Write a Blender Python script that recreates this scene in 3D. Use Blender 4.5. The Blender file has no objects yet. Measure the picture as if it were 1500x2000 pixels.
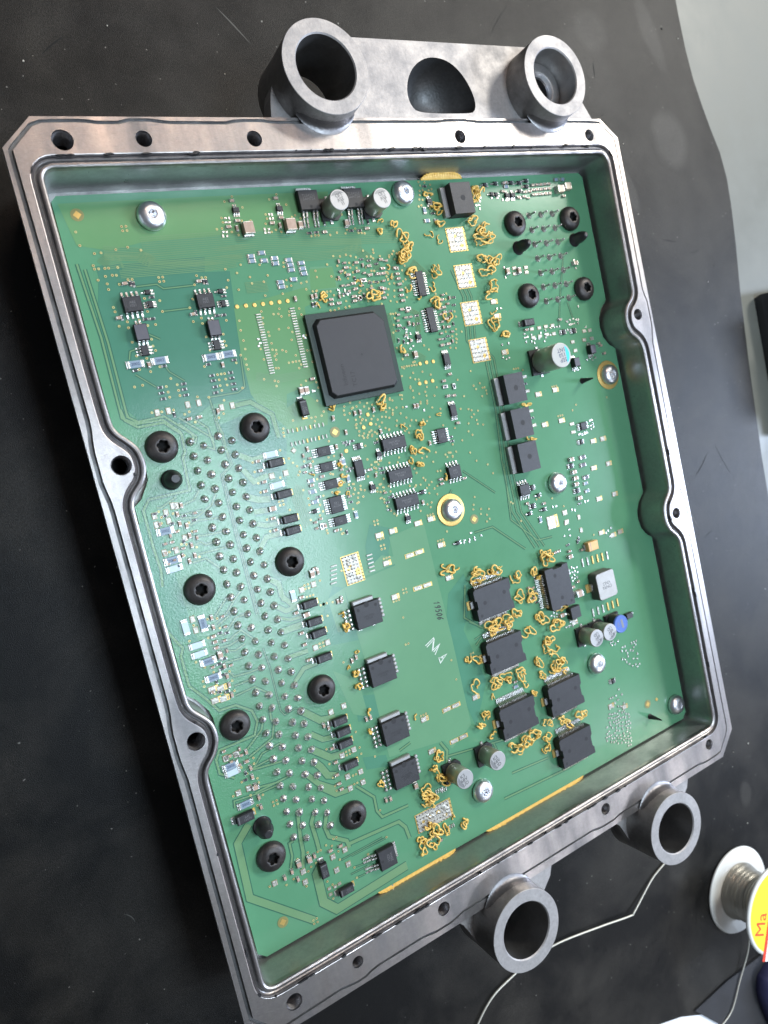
import bpy, math, random, json
from mathutils import Vector, Matrix
from mathutils.geometry import tessellate_polygon
random.seed(7)
# units: 1 Blender unit = 1 cm; board plane is z = 0, board lower-left corner is the origin
sc = bpy.context.scene
sc.unit_settings.system = 'METRIC'; sc.unit_settings.scale_length = 0.01
# ---------------------------------------------------------------- camera
cd = bpy.data.cameras.new('camera'); cam = bpy.data.objects.new('camera', cd)
sc.collection.objects.link(cam); sc.camera = cam
R0 = Vector((0.862103, -0.227288, 0.452901)); R1 = Vector((-0.250150, -0.968158, -0.009705)); R2 = Vector((0.440686, -0.104927, -0.891508))
m = Matrix((R0, -R1, -R2)).transposed().to_4x4(); m.translation = Vector((-2.3256, 13.4735, 18.9))
cam.matrix_world = m
cd.sensor_fit = 'VERTICAL'; cd.sensor_height = 36; cd.sensor_width = 27
cd.lens = 36*1338.677/2000; cd.clip_start = 0.5; cd.clip_end = 500
cd.dof.use_dof = True; cd.dof.focus_distance = 19.3; cd.dof.aperture_fstop = 0.024/(2*0.055)
# ---------------------------------------------------------------- world and lamps
w = bpy.data.worlds.new('World'); sc.world = w; w.use_nodes = True
w.node_tree.nodes['Background'].inputs[0].default_value = (0.86, 0.92, 1.0, 1)
w.node_tree.nodes['Background'].inputs[1].default_value = 0.16
def lamp(name, loc, target, sx, sy, power, col):
    l = bpy.data.lights.new(name, 'AREA'); l.shape = 'RECTANGLE'; l.size = sx; l.size_y = sy
    l.energy = power; l.color = col
    o = bpy.data.objects.new(name, l); sc.collection.objects.link(o)
    o.location = loc; o.rotation_euler = (Vector(target)-Vector(loc)).to_track_quat('-Z', 'Y').to_euler(); return o
lamp('key_lamp', (112, 80, 92), (9, 10, 0), 36, 18, 185000, (1.0, 0.97, 0.90))
lamp('ceiling_panel', (19, 5.5, 60), (19, 5.5, 0), 18, 27, 33000, (0.70, 0.85, 1.0))
lamp('window_light', (163, -16, 85), (26, 7, 0), 36, 46, 330000, (0.66, 0.78, 1.0))
lamp('added_flange_fill', (74, -72, 80), (12, 2, 0), 60, 16, 20000, (0.86, 0.90, 1.0))  # added fill, no known source: brightens the lower flange and inner walls
lamp('added_warm_panel', (17, 55, 62), (6, 18, 0), 24, 8, 7500, (1.0, 0.74, 0.58))  # added warm panel, unseen: tints the reflection on the rim's upper left
sc.view_settings.view_transform = 'Standard'; sc.view_settings.look = 'None'
sc.view_settings.exposure = -0.08; sc.view_settings.gamma = 1
sc.render.engine = 'CYCLES'
COMP={"scr_s":[[2.313,20.533],[10.188,20.771],[13.902,10.524],[13.989,3.733],[17.473,0.758],[8.177,1.411]],"fid":[[0.502,20.691],[6.033,13.969],[10.2,10.181],[16.103,1.303],[0.887,0.722]],"quad":[[1.553,20.279],[2.15,18.902],[3.875,12.324],[6.662,11.003],[6.697,10.212],[7.086,8.674],[4.002,9.774],[4.016,7.976],[3.998,4.567],[1.534,4.103],[1.787,0.243]],"via":[[0.362,20.274],[0.371,19.932],[0.666,19.708],[0.827,19.712],[1.206,19.761],[1.515,19.8],[1.829,19.7],[0.558,19.409],[0.566,19.322],[0.665,19.319],[0.819,19.315],[0.91,19.314],[1.137,19.31],[0.781,19.116],[0.956,19.127],[1.053,19.118],[0.579,19.039],[0.775,18.924],[1.07,18.883],[0.77,18.778],[1.597,18.456],[1.972,18.356],[4.397,20.827],[4.648,20.957],[4.874,20.644],[4.2,20.39],[4.208,20.269],[3.991,20.097],[4.138,20.106],[4.393,19.994],[4.567,19.899],[4.759,20.28],[5.018,20.264],[5.721,20.822],[5.977,20.953],[6.204,20.651],[5.509,20.411],[5.519,20.291],[5.441,20.153],[6.295,20.294],[6.401,20.335],[5.566,19.913],[5.705,19.961],[5.856,19.893],[6.55,20.24],[4.414,19.083],[4.963,19.034],[3.949,19.005],[4.251,18.87],[3.948,18.699],[4.595,18.722],[4.608,18.54],[4.968,18.55],[5.128,18.716],[5.693,19.026],[5.671,18.911],[5.657,18.531],[5.621,18.345],[5.762,18.358],[4.182,18.409],[3.858,18.504],[5.445,18.16],[4.909,18.164],[7.052,18.852],[6.631,18.702],[6.628,18.521],[6.269,18.417],[6.088,18.396],[6.2,18.205],[7.315,19.076],[7.616,19.75],[7.378,19.698],[6.762,19.71],[6.889,19.721],[6.995,19.714],[7.897,19.71],[7.969,19.807],[8.255,19.829],[8.337,19.692],[8.445,19.684],[8.545,19.665],[8.353,19.154],[8.699,19.155],[8.433,18.969],[8.574,18.956],[9.227,18.93],[7.375,18.782],[7.914,20.271],[7.588,18.57],[7.631,18.381],[7.25,18.391],[7.362,18.38],[7.103,18.495],[8.324,18.646],[7.905,18.767],[8.579,18.517],[8.965,18.312],[8.986,18.204],[9.409,19.055],[7.895,17.92],[7.328,17.9],[7.836,17.698],[6.958,18.063],[6.771,18.042],[6.525,18.13],[6.39,18.124],[8.632,18.164],[8.367,18.078],[8.974,18.438],[1.31,18.976],[1.414,18.976],[0.771,18.317],[0.783,18.202],[1.017,17.914],[0.788,17.829],[1.004,17.758],[1.321,17.914],[1.502,17.754],[1.705,17.753],[1.967,18.069],[2.707,18.079],[2.843,18.297],[1.588,18.115],[1.504,17.391],[1.001,17.383],[1.021,17.017],[1.496,17.211],[1.532,17.085],[1.257,16.919],[1.53,16.651],[0.999,16.662],[1.264,16.565],[1.73,16.302],[0.976,16.249],[0.766,16.238],[1.56,16.113],[1.569,15.963],[1.576,15.822],[1.854,16.114],[1.85,15.959],[1.85,15.817],[1.025,15.507],[1.276,15.481],[1.588,15.474],[1.847,15.306],[1.981,15.348],[2.299,15.703],[2.068,15.049],[2.706,17.701],[2.948,17.771],[2.94,17.622],[3.618,17.622],[3.111,18.906],[3.237,18.838],[3.344,18.835],[2.993,18.67],[2.947,17.253],[3.433,17.262],[3.414,17.067],[3.432,16.943],[2.959,16.886],[2.698,16.473],[3.597,16.435],[3.774,16.624],[3.882,16.499],[3.872,16.338],[3.887,16.208],[2.992,16.199],[3.098,16.2],[3.194,16.196],[3.001,16.052],[2.99,15.894],[3.002,15.758],[3.186,16.044],[3.183,15.88],[3.591,15.725],[2.599,15.639],[2.993,15.484],[2.888,15.127],[2.729,15.042],[3.98,17.564],[3.95,17.299],[3.955,17.01],[3.945,16.772],[4.678,17.74],[4.68,17.56],[4.645,17.394],[5.232,17.751],[5.165,17.61],[5.021,17.62],[5.238,17.53],[5.481,17.531],[5.513,17.638],[5.863,17.504],[4.737,17.143],[4.739,17.037],[5.368,17.181],[5.07,17.181],[5.454,17.05],[5.375,16.83],[4.749,16.82],[4.836,16.61],[5.023,16.582],[5.124,16.528],[4.73,16.637],[4.822,16.506],[4.753,16.453],[4.555,17.16],[4.408,16.407],[4.767,16.344],[4.387,16.707],[4.697,16.11],[4.778,16.097],[5.123,16.198],[5.244,16.199],[5.348,16.203],[5.455,16.198],[5.385,16.377],[5.394,15.999],[5.484,16.093],[4.572,15.762],[4.668,15.726],[4.587,15.609],[4.269,15.86],[5.855,16.116],[5.906,16.108],[5.878,16.457],[5.778,16.463],[5.863,16.902],[5.766,16.835],[5.837,17.687],[6.812,17.509],[6.947,17.501],[7.325,17.538],[7.46,17.555],[7.094,17.537],[6.501,18.12],[6.846,18.067],[7.039,17.94],[7.433,18.565],[7.569,18.552],[7.522,18.638],[7.833,18.402],[7.921,18.29],[8.334,18.228],[8.47,18.193],[8.606,18.158],[8.76,18.185],[9.022,18.433],[8.81,17.161],[8.897,17.151],[8.994,17.16],[8.92,17.011],[8.834,16.817],[8.867,16.619],[8.757,16.583],[8.784,15.489],[8.87,15.488],[8.962,15.491],[9.047,15.486],[9.148,15.484],[9.24,15.482],[9.327,15.477],[9.223,15.572],[9.903,15.886],[9.76,16.039],[9.485,15.233],[9.282,15.015],[8.917,14.801],[8.713,15.219],[8.559,14.637],[8.53,14.525],[8.183,14.54],[8.117,14.249],[8.08,14.109],[8.106,14.623],[6.741,14.73],[6.921,14.579],[7.17,14.533],[7.296,14.616],[7.066,14.679],[6.749,14.548],[5.708,14.98],[5.839,15.345],[5.816,15.512],[5.509,15.605],[5.332,15.513],[7.526,14.061],[7.322,14.113],[6.952,14.248],[7.531,13.837],[6.796,14.194],[6.785,14.061],[7.027,14.17],[5.735,14.524],[5.83,14.629],[5.534,14.521],[5.402,14.526],[5.482,14.408],[4.822,14.557],[4.478,14.384],[4.448,14.27],[4.443,14.171],[9.552,14.06],[9.844,13.961],[9.4,14.222],[9.161,14.266],[8.991,13.524],[7.83,13.669],[6.894,13.667],[7.042,13.594],[6.96,13.738],[7.153,13.742],[7.222,13.642],[7.335,13.704],[9.787,12.528],[10.01,12.753],[10.225,13.255],[9.839,12.517],[9.81,13.428],[11.049,16.056],[11.316,14.959],[11.31,14.47],[11.575,14.508],[11.378,14.344],[11.645,14.344],[11.731,14.343],[11.77,14.23],[11.77,14.123],[11.561,14.072],[10.847,14.199],[10.907,13.754],[11.02,13.696],[11.269,13.635],[11.081,13.546],[10.962,13.477],[11.14,13.341],[11.145,13.21],[11.355,13.145],[10.79,13.294],[10.737,14.763],[10.607,13.819],[10.723,13.041],[10.848,12.9],[10.406,12.807],[10.607,12.35],[15.531,13.049],[15.321,12.888],[11.302,16.27],[13.469,14.651],[17.074,13.048],[0.533,12.932],[0.562,12.767],[0.524,12.62],[0.877,12.79],[0.899,12.311],[0.527,11.824],[0.879,11.937],[1.007,11.901],[0.873,11.629],[1.254,11.48],[1.217,12.45],[1.244,12.195],[1.25,11.755],[3.347,13.637],[3.338,13.367],[3.353,13.034],[3.357,12.766],[3.344,11.977],[3.348,11.626],[4.22,13.804],[4.072,12.071],[4.029,13.042],[5.769,13.744],[5.817,13.285],[5.635,13.283],[5.575,12.797],[5.887,12.683],[6.787,13.71],[6.819,13.83],[6.754,14.034],[6.755,13.949],[6.996,13.964],[6.927,14.063],[7.086,13.67],[7.203,13.603],[7.349,13.479],[6.925,13.605],[6.91,13.365],[6.813,13.45],[7.161,12.805],[7.271,12.815],[7.32,12.817],[7.1,12.81],[7.196,12.715],[7.034,12.653],[6.965,12.755],[6.871,12.947],[7.008,12.37],[7.074,12.493],[6.675,12.564],[6.761,12.437],[7.083,12.102],[6.974,12.02],[7.058,11.878],[7.008,11.687],[7.119,11.628],[7.113,11.53],[7.166,11.394],[7.261,11.23],[7.348,11.111],[7.418,11.035],[7.372,11.989],[7.176,11.993],[7.184,11.874],[6.952,11.917],[6.222,12.189],[6.417,12.125],[6.448,11.882],[6.197,11.739],[6.075,12.343],[6.204,12.333],[4.936,11.683],[4.62,11.628],[5.707,12.347],[8.71,11.87],[8.5,11.763],[8.289,11.747],[8.287,10.957],[9.07,10.065],[8.38,13.536],[8.508,13.445],[7.845,13.688],[8.949,12.576],[8.753,12.819],[9.913,12.387],[8.653,11.95],[8.747,11.119],[8.692,11.605],[5.041,11.111],[5.471,11.099],[5.483,10.969],[5.531,10.977],[4.421,13.518],[4.511,13.369],[4.608,13.245],[4.649,13.073],[4.615,12.528],[4.583,12.986],[5.118,13.274],[5.059,11.776],[4.004,9.364],[10.787,12.035],[11.191,11.814],[11.334,11.484],[10.398,10.887],[10.295,10.647],[10.241,10.507],[10.552,10.442],[10.498,10.282],[10.857,10.363],[10.731,10.193],[10.799,10.038],[10.668,9.978],[11.801,10.362],[11.867,10.297],[12.052,9.63],[14.027,9.652],[13.585,10.053],[13.03,10.225],[12.895,10.185],[9.697,12.4],[15.134,8.287],[0.426,9.356],[0.447,8.744],[0.637,8.529],[0.495,8.176],[0.487,8.029],[0.831,8.319],[0.824,7.999],[0.717,7.734],[0.862,7.698],[0.981,7.631],[1.25,7.909],[1.243,8.184],[1.251,8.589],[1.294,9.428],[1.289,9.706],[1.037,9.771],[0.925,9.271],[0.639,9.729],[1.241,7.618],[4.411,8.746],[4.548,7.24],[4.383,9.116],[4.668,9.087],[4.396,5.071],[3.378,4.949],[3.357,4.49],[4.448,9.825],[6.823,7.889],[5.181,9.907],[8.176,5.321],[4.804,4.096],[8.162,5.985],[0.674,5.901],[0.825,5.949],[0.883,5.486],[0.79,5.085],[0.993,5.248],[0.93,4.621],[1.26,4.483],[0.473,4.81],[1.238,4.868],[1.267,5.6],[1.244,5.437],[1.232,5.0],[1.04,4.266],[4.394,4.566],[3.356,4.057],[3.358,3.789],[3.371,3.63],[1.738,2.246],[2.074,2.289],[2.065,1.837],[2.228,1.874],[1.955,1.751],[1.488,1.751],[1.251,1.693],[1.795,1.357],[0.788,1.891],[2.65,2.227],[2.816,2.121],[2.967,1.867],[2.945,1.612],[3.836,1.328],[3.32,1.158],[3.315,0.822],[2.419,1.175],[2.546,1.01],[2.461,0.598],[4.543,1.54],[4.549,2.431],[4.398,4.364]],"sot5":[[4.648,20.564],[5.95,20.531],[11.108,20.49],[14.314,20.524],[14.554,20.527],[9.601,16.325],[6.806,12.087],[7.279,13.021],[7.762,10.857]],"c":[[4.603,20.834],[5.918,20.839],[4.328,20.13],[5.633,20.152],[4.625,20.28],[5.942,20.284],[7.209,19.788],[8.65,19.796],[8.012,18.815],[7.63,18.694],[7.643,18.479],[7.991,18.557],[8.417,18.675],[8.395,18.406],[8.879,18.83],[8.871,18.558],[8.671,18.409],[8.855,18.404],[7.75,18.21],[7.785,18.041],[7.681,17.825],[7.669,17.69],[8.68,17.98],[8.689,17.831],[9.363,18.512],[9.354,18.343],[9.355,18.194],[9.35,18.024],[9.347,17.841],[9.333,17.676],[9.336,17.513],[7.133,17.682],[6.881,17.679],[6.895,17.819],[7.861,17.755],[15.54,20.827],[15.71,20.834],[15.899,20.836],[16.09,20.843],[16.282,20.845],[15.509,20.665],[15.679,20.671],[15.868,20.673],[16.059,20.679],[16.25,20.681],[15.496,20.501],[15.667,20.508],[15.855,20.508],[16.047,20.514],[16.238,20.515],[14.279,20.945],[14.373,20.964],[14.178,20.675],[15.124,20.611],[14.804,20.44],[15.051,20.452],[15.343,20.625],[16.871,20.391],[1.201,18.883],[0.836,18.034],[3.127,18.748],[2.743,17.895],[1.929,15.16],[2.212,15.161],[9.32,18.537],[8.766,17.937],[8.696,17.67],[9.23,17.246],[8.992,16.762],[9.018,15.832],[10.769,17.371],[10.8,17.125],[10.797,16.97],[10.792,16.749],[10.815,16.488],[10.418,15.946],[10.673,15.954],[10.461,14.989],[10.187,14.81],[10.217,14.312],[10.45,14.293],[10.365,13.394],[5.706,15.623],[13.963,15.97],[15.55,16.124],[17.172,15.037],[17.253,14.949],[17.347,14.646],[3.496,13.64],[3.506,13.364],[3.529,13.029],[3.493,12.767],[3.512,11.965],[3.506,11.624],[5.288,12.778],[4.9,12.601],[5.317,11.121],[6.858,12.625],[9.256,11.761],[9.254,11.612],[4.363,10.219],[12.442,10.151],[13.169,9.968],[10.147,11.586],[13.359,8.174],[13.843,8.036],[13.197,8.17],[14.411,7.924],[1.067,9.269],[1.07,9.107],[1.066,8.942],[3.766,9.529],[3.492,9.141],[3.502,8.522],[3.509,8.168],[3.511,7.693],[3.549,4.909],[3.546,4.467],[4.399,10.187],[13.944,6.87],[13.679,6.747],[10.379,4.397],[1.062,5.596],[3.484,4.091],[3.488,3.813],[3.52,3.623],[3.059,2.008],[2.732,2.02],[6.284,0.573]],"c|v":[[4.56,20.077],[5.851,20.069],[5.784,17.969],[1.268,16.744],[3.199,16.441],[2.745,15.223],[6.444,17.983],[6.314,17.957],[7.877,17.762],[9.373,16.79],[6.803,14.396],[6.989,14.39],[7.45,14.38],[6.069,14.379],[8.903,14.218],[9.016,14.219],[6.368,13.895],[7.525,13.69],[1.135,12.957],[0.979,12.752],[0.976,12.488],[1.142,12.387],[1.145,12.112],[1.131,11.844],[1.149,11.552],[0.972,11.45],[5.036,13.656],[5.005,13.172],[5.952,13.535],[5.964,13.06],[5.015,11.349],[9.154,12.974],[8.424,11.199],[4.44,10.091],[4.271,10.121],[1.143,9.781],[1.13,9.511],[1.144,8.379],[1.146,8.087],[1.138,7.831],[1.141,7.541],[1.116,5.849],[4.822,9.064],[4.961,9.105],[3.47,5.668],[3.596,5.551],[4.815,7.195],[4.969,7.248],[4.812,5.311],[4.957,5.318],[4.933,9.05],[1.122,5.365],[1.102,5.106],[1.119,4.829],[1.131,4.472],[1.118,4.187],[4.81,2.654],[4.96,2.629],[1.49,1.991],[1.604,1.693],[2.233,2.101],[1.252,1.924]],"cm|v":[[6.479,20.036],[7.98,19.988],[13.653,18.011],[14.156,17.987],[9.339,15.799],[5.277,15.336],[5.437,15.332],[1.108,8.716],[4.242,10.09],[2.058,2.097],[1.726,2.118],[5.877,2.66]],"capbig":[[4.847,20.013],[6.132,20.025]],"dot":[[4.307,20.376],[4.415,20.369],[4.297,20.264],[4.394,20.258],[4.153,20.011],[4.249,20.004],[4.116,19.901],[4.232,19.893],[5.611,20.405],[5.694,20.4],[5.613,20.285],[5.696,20.28],[5.369,20.004],[5.492,19.995],[5.369,19.907],[5.479,19.9],[13.577,18.16],[13.55,17.838],[15.059,19.864],[16.776,18.134],[16.797,17.837],[13.668,20.491],[13.899,20.48],[14.114,20.401],[14.903,20.433],[4.387,16.988],[4.357,16.798],[4.417,16.867],[5.76,16.896],[5.808,16.83],[8.62,14.255],[9.23,14.032],[5.644,15.277],[5.686,15.27],[7.213,18.076],[7.237,17.992],[7.35,17.897],[7.437,18.052],[7.496,17.922],[7.575,17.955],[7.749,13.231],[7.875,13.335],[9.221,16.529],[9.139,16.41],[9.225,16.355],[9.357,16.467],[9.351,16.25],[9.181,16.188],[9.356,16.076],[9.235,16.006],[9.243,16.612],[16.036,16.051],[16.209,16.078],[15.863,16.023],[16.029,15.904],[16.396,16.03],[13.844,15.713],[13.975,15.743],[13.866,15.567],[14.684,15.475],[12.742,15.189],[12.872,15.123],[12.998,15.15],[12.827,15.621],[13.096,15.629],[16.717,15.714],[16.472,14.546],[16.616,14.575],[16.735,14.506],[16.887,14.559],[15.787,14.254],[15.953,14.252],[16.069,14.308],[15.376,11.973],[15.542,11.964],[15.67,11.938],[15.78,11.967],[16.097,12.386],[16.123,12.229],[16.551,16.482],[13.087,16.821],[12.916,16.841],[13.016,5.448],[13.216,5.457],[13.544,5.448],[13.33,5.392],[13.143,5.43],[4.355,-0.009]],"to252":[[6.856,20.661],[8.34,20.65]],"elcapA":[[7.522,20.411],[8.949,20.394],[7.254,2.517],[8.564,2.562]],"k|v":[[7.275,20.06],[8.746,19.996],[1.348,18.871],[1.421,18.846],[0.906,18.035],[3.258,18.73],[3.338,18.715],[2.839,17.923],[1.581,15.351],[6.288,17.743],[6.388,17.751],[5.329,13.038],[14.309,8.259],[14.397,8.337]],"k":[[6.725,19.798],[6.948,19.802],[8.105,19.775],[8.383,19.756],[11.078,20.976],[11.182,20.117],[11.23,19.897],[1.788,18.466],[3.713,18.281],[1.486,17.919],[1.661,17.911],[3.387,17.78],[3.581,17.775],[0.893,16.65],[1.639,16.651],[2.814,16.515],[3.557,16.521],[1.399,16.115],[1.396,15.965],[1.402,15.809],[2.029,16.107],[2.01,15.961],[2.017,15.804],[2.835,16.198],[2.841,16.057],[2.842,15.882],[2.82,15.726],[3.365,16.195],[3.364,16.042],[3.369,15.88],[3.361,15.727],[9.73,16.994],[13.448,14.169],[13.448,12.968],[6.272,13.602],[6.344,13.524],[6.503,13.595],[4.793,13.18],[4.885,13.2],[5.866,13.02],[6.162,12.743],[6.271,12.803],[7.261,12.577],[7.274,12.444],[7.199,11.507],[7.358,11.642],[10.012,12.862],[9.995,13.002],[7.304,13.385],[5.196,12.531],[4.936,12.387],[5.025,12.22],[14.76,9.566],[13.847,8.262],[1.018,8.483],[1.056,8.33],[1.049,8.154],[1.041,7.677],[0.96,9.587],[1.198,8.576]],"b":[[4.771,19.287],[4.769,19.153],[5.108,19.354],[5.125,19.133],[5.451,19.171],[5.446,19.023],[5.874,19.087],[5.88,18.945],[5.88,18.8],[6.235,18.965],[6.237,18.806],[6.242,18.658],[5.877,18.524],[5.454,18.488],[5.456,18.351],[10.887,19.896],[16.679,20.978],[16.985,20.976],[14.363,20.832],[4.918,12.741],[4.878,12.422],[4.885,12.11],[6.622,12.616],[15.234,10.204],[15.226,9.92],[10.371,4.225]],"golddot":[[4.012,17.954],[4.272,17.951],[4.525,17.94],[4.78,17.941],[5.029,17.94],[5.281,17.938],[5.537,17.94],[9.46,15.492],[9.706,15.497],[9.967,15.488],[9.283,14.883],[9.524,14.887],[9.781,14.888],[7.23,14.271],[6.992,13.914],[7.253,13.977],[6.246,13.346],[16.598,1.302]],"frame":[[8.129,18.269],[9.469,17.24],[10.192,14.626]],"d2pak":[[12.146,20.391],[12.663,14.092],[12.643,12.906],[12.632,11.742]],"ring1":[[12.035,20.44]],"b|v":[[10.878,20.22],[6.068,11.409],[6.074,13.058],[6.092,12.527]],"tpad":[[11.891,19.23],[11.903,18.023],[11.847,16.81],[11.859,15.577]],"sot3":[[13.454,20.914],[13.895,20.942],[14.574,20.939],[14.931,20.926],[15.252,20.984],[13.659,20.599],[13.84,20.582],[14.876,20.651],[15.218,20.79],[1.708,18.597],[3.645,18.413],[8.47,11.521],[4.795,11.843],[12.975,10.31],[12.434,9.788],[13.081,9.768],[9.346,9.602],[13.981,10.634]],"capm":[[16.68,20.608],[17.04,20.689]],"scr_b":[[14.4,19.567],[16.922,19.577],[14.35,17.101],[16.948,17.061],[1.039,14.578],[3.65,14.571],[1.036,10.624],[3.688,10.631],[1.014,6.706],[3.672,6.732],[1.039,2.721],[3.67,2.723]],"postA":[[14.364,18.752],[16.995,18.826]],"cm":[[16.767,18.01],[3.564,12.233],[14.758,11.19],[14.754,10.729],[14.771,10.499],[14.745,10.278],[14.775,9.765],[13.797,7.847],[3.768,8.999],[12.912,5.943],[13.866,6.435],[1.104,4.806]],"pad":[[14.008,18.096],[13.989,17.911],[14.519,18.073],[14.506,17.909],[14.221,15.971],[14.562,15.964],[14.866,15.968],[15.178,15.966],[14.221,15.67],[14.517,15.677],[14.857,15.693],[15.171,15.675],[16.612,15.578],[16.882,15.567],[16.528,15.265],[16.903,15.263],[15.959,15.271],[16.007,14.951]],"soic8":[[1.243,18.318],[3.149,18.189],[9.787,11.88]],"sot6":[[1.695,18.275],[3.635,18.076],[15.587,15.67],[16.076,15.653],[15.387,11.709],[6.661,13.397],[12.781,10.625],[12.645,10.002],[14.69,10.969],[14.739,10.042],[14.602,2.822]],"smooth":[[1.269,17.573],[3.187,17.427]],"sot6v":[[1.251,17.115],[3.165,16.985]],"bb":[[0.932,16.807],[1.57,16.806],[2.934,16.69],[3.423,16.7],[0.564,12.392],[0.547,11.586],[0.765,8.657],[0.784,8.184],[0.609,5.654],[0.731,4.454]],"padv":[[1.154,15.482],[1.449,15.474],[1.99,15.541],[2.295,15.542],[2.875,15.302],[3.182,15.303],[0.396,12.848],[0.706,12.861],[0.387,12.608],[0.719,12.632],[0.402,11.833],[0.719,11.818],[0.922,12.994],[1.008,12.972],[1.016,12.078],[14.606,9.097],[14.597,8.614],[0.647,9.901],[0.659,9.586],[0.824,5.898],[0.548,5.897]],"proc":[[7.116,16.122]],"framev":[[10.532,14.581],[4.904,11.357]],"tssop":[[10.096,17.95],[10.205,16.785]],"msopv":[[10.452,15.47],[10.274,13.82]],"diodev":[[5.189,14.842],[2.376,1.62]],"soic14":[[7.843,13.239],[7.805,12.25],[7.829,11.39]],"qsoph":[[9.623,13.115]],"bars":[[5.615,17.713,5.601,16.006,24],[4.563,17.664,4.553,15.991,24]],"rbars":[[4.599,14.279,5.711,14.261,9],[4.606,13.895,5.73,13.906,10]],"diode":[[14.038,16.191],[3.963,13.484],[3.974,12.564],[3.972,11.832],[3.967,11.489],[3.927,9.286],[3.937,8.742],[3.973,8.375],[3.952,7.624],[3.948,5.642],[3.968,5.288],[3.942,4.93],[3.948,4.253],[2.879,0.713]],"elcapC":[[14.257,14.807]],"blk":[[15.798,14.53],[16.681,14.868]],"postB":[[16.044,13.836],[16.09,0.806]],"padw":[[13.467,14.412],[13.467,13.91],[13.455,13.214],[13.455,12.706],[15.162,12.418],[15.149,12.12],[14.007,9.456],[14.019,9.377],[14.011,9.102],[13.992,9.031]],"padg":[[12.875,15.357],[13.931,13.717],[14.731,13.738],[13.944,12.634],[14.726,12.628],[16.007,11.614],[16.495,11.6],[12.863,17.079],[12.879,16.591],[6.677,10.598],[7.17,10.604],[8.1,10.602],[8.603,10.613],[8.755,9.707],[6.726,8.601],[6.718,9.697],[15.77,10.654],[16.536,10.652],[16.542,9.485],[15.737,9.502],[16.445,8.06],[16.065,8.031],[15.532,8.272],[13.441,5.496],[0.704,7.878],[0.933,7.822],[0.707,7.551],[0.932,7.518],[6.743,4.529],[8.756,4.478],[8.773,8.598],[6.741,3.436],[14.319,1.943],[14.958,1.661]],"tri":[[13.19,14.743],[14.701,13.866],[14.708,12.805],[6.688,10.473],[6.734,9.851],[6.725,8.467],[8.597,10.75],[8.758,9.857],[4.035,9.48],[4.383,9.116],[6.729,4.674]],"scr_sg":[[17.347,13.84],[9.385,10.704]],"msoph":[[15.626,12.247]],"ww":[[0.541,11.361],[3.912,13.745],[3.888,12.855],[0.586,9.182],[0.587,8.928],[0.615,5.464]],"padx":[[3.794,13.141],[4.222,13.131],[3.838,9.73],[4.223,9.777],[3.813,7.963],[4.211,7.984],[3.791,5.953],[4.225,5.974],[3.8,4.566],[4.197,4.582],[0.54,5.911],[0.844,5.9],[0.625,4.833],[0.933,4.834],[3.805,3.884],[4.24,3.852],[3.799,3.511],[4.231,3.513],[1.807,1.82],[1.788,1.496],[3.162,1.352],[2.773,1.355],[3.169,1.818],[2.761,1.792],[0.947,1.911]],"postG":[[1.063,13.673],[1.022,3.648]],"ic4":[[5.507,13.488],[5.474,13.021],[5.486,12.5],[5.504,11.378]],"ic7":[[5.493,11.872]],"qsop":[[6.499,12.745]],"lpad":[[7.724,9.706],[7.746,8.617],[7.771,4.511],[7.78,3.415]],"bigpad":[[5.553,9.86]],"hbars":[[4.975,10.117,4.846,9.626,5],[6.185,10.106,6.161,9.613,5]],"star":[[4.621,13.709]],"rgp":[[4.614,13.516],[9.753,12.399]],"soic8s":[[12.399,10.643]],"ww2":[[15.324,11.152],[15.272,10.88],[15.296,10.416]],"bv":[[12.874,9.452]],"gpad":[[13.4,9.239]],"dotx":[[9.656,9.605],[9.843,9.576],[10.043,9.591],[9.613,9.547],[9.815,9.514],[10.052,9.518],[10.326,9.593],[9.953,9.78],[14.057,8.786],[14.031,8.565],[13.78,8.608],[14.364,9.439],[14.482,9.384],[13.537,9.751],[13.693,9.737],[15.036,9.574],[15.17,9.566],[15.736,8.2],[15.854,8.247],[15.9,8.024],[16.012,8.309],[14.889,4.196],[14.999,4.211],[15.109,4.092],[15.266,4.144],[14.934,4.1]],"tant":[[14.801,7.975]],"vbars":[[14.352,7.451,15.566,7.383,6],[14.366,5.551,15.61,5.541,6]],"wv":[[0.416,9.747]],"bbv":[[0.886,9.704]],"wvs":[[3.534,9.639]],"pwr":[[5.604,8.425],[5.621,6.588],[5.582,4.693],[5.573,3.255]],"pairvia":[[6.74,7.039],[8.972,5.927],[2.962,2.299],[4.025,3.838],[4.002,3.573],[2.414,2.159]],"pso":[[10.074,7.473],[10.096,5.607],[10.044,3.319],[12.161,3.272],[12.164,1.347]],"psov":[[12.865,7.027]],"inductor":[[14.915,6.487]],"blkm":[[13.398,5.916]],"cbig":[[13.831,6.47]],"elcapB":[[13.681,4.925],[14.331,4.923]],"elblue":[[15.122,4.934]],"blkl":[[15.962,4.922]],"diodel":[[0.609,4.151]],"pads":[[2.417,0.946],[2.602,0.913],[2.75,0.922],[2.413,0.758]],"to252r":[[4.336,1.035]],"tpadw":[[6.286,1.419]],"vb":[[6.656,2.12,4],[6.828,2.064,3],[6.762,0.805,4],[6.27,0.762,4],[5.827,0.77,5]]}
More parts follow.
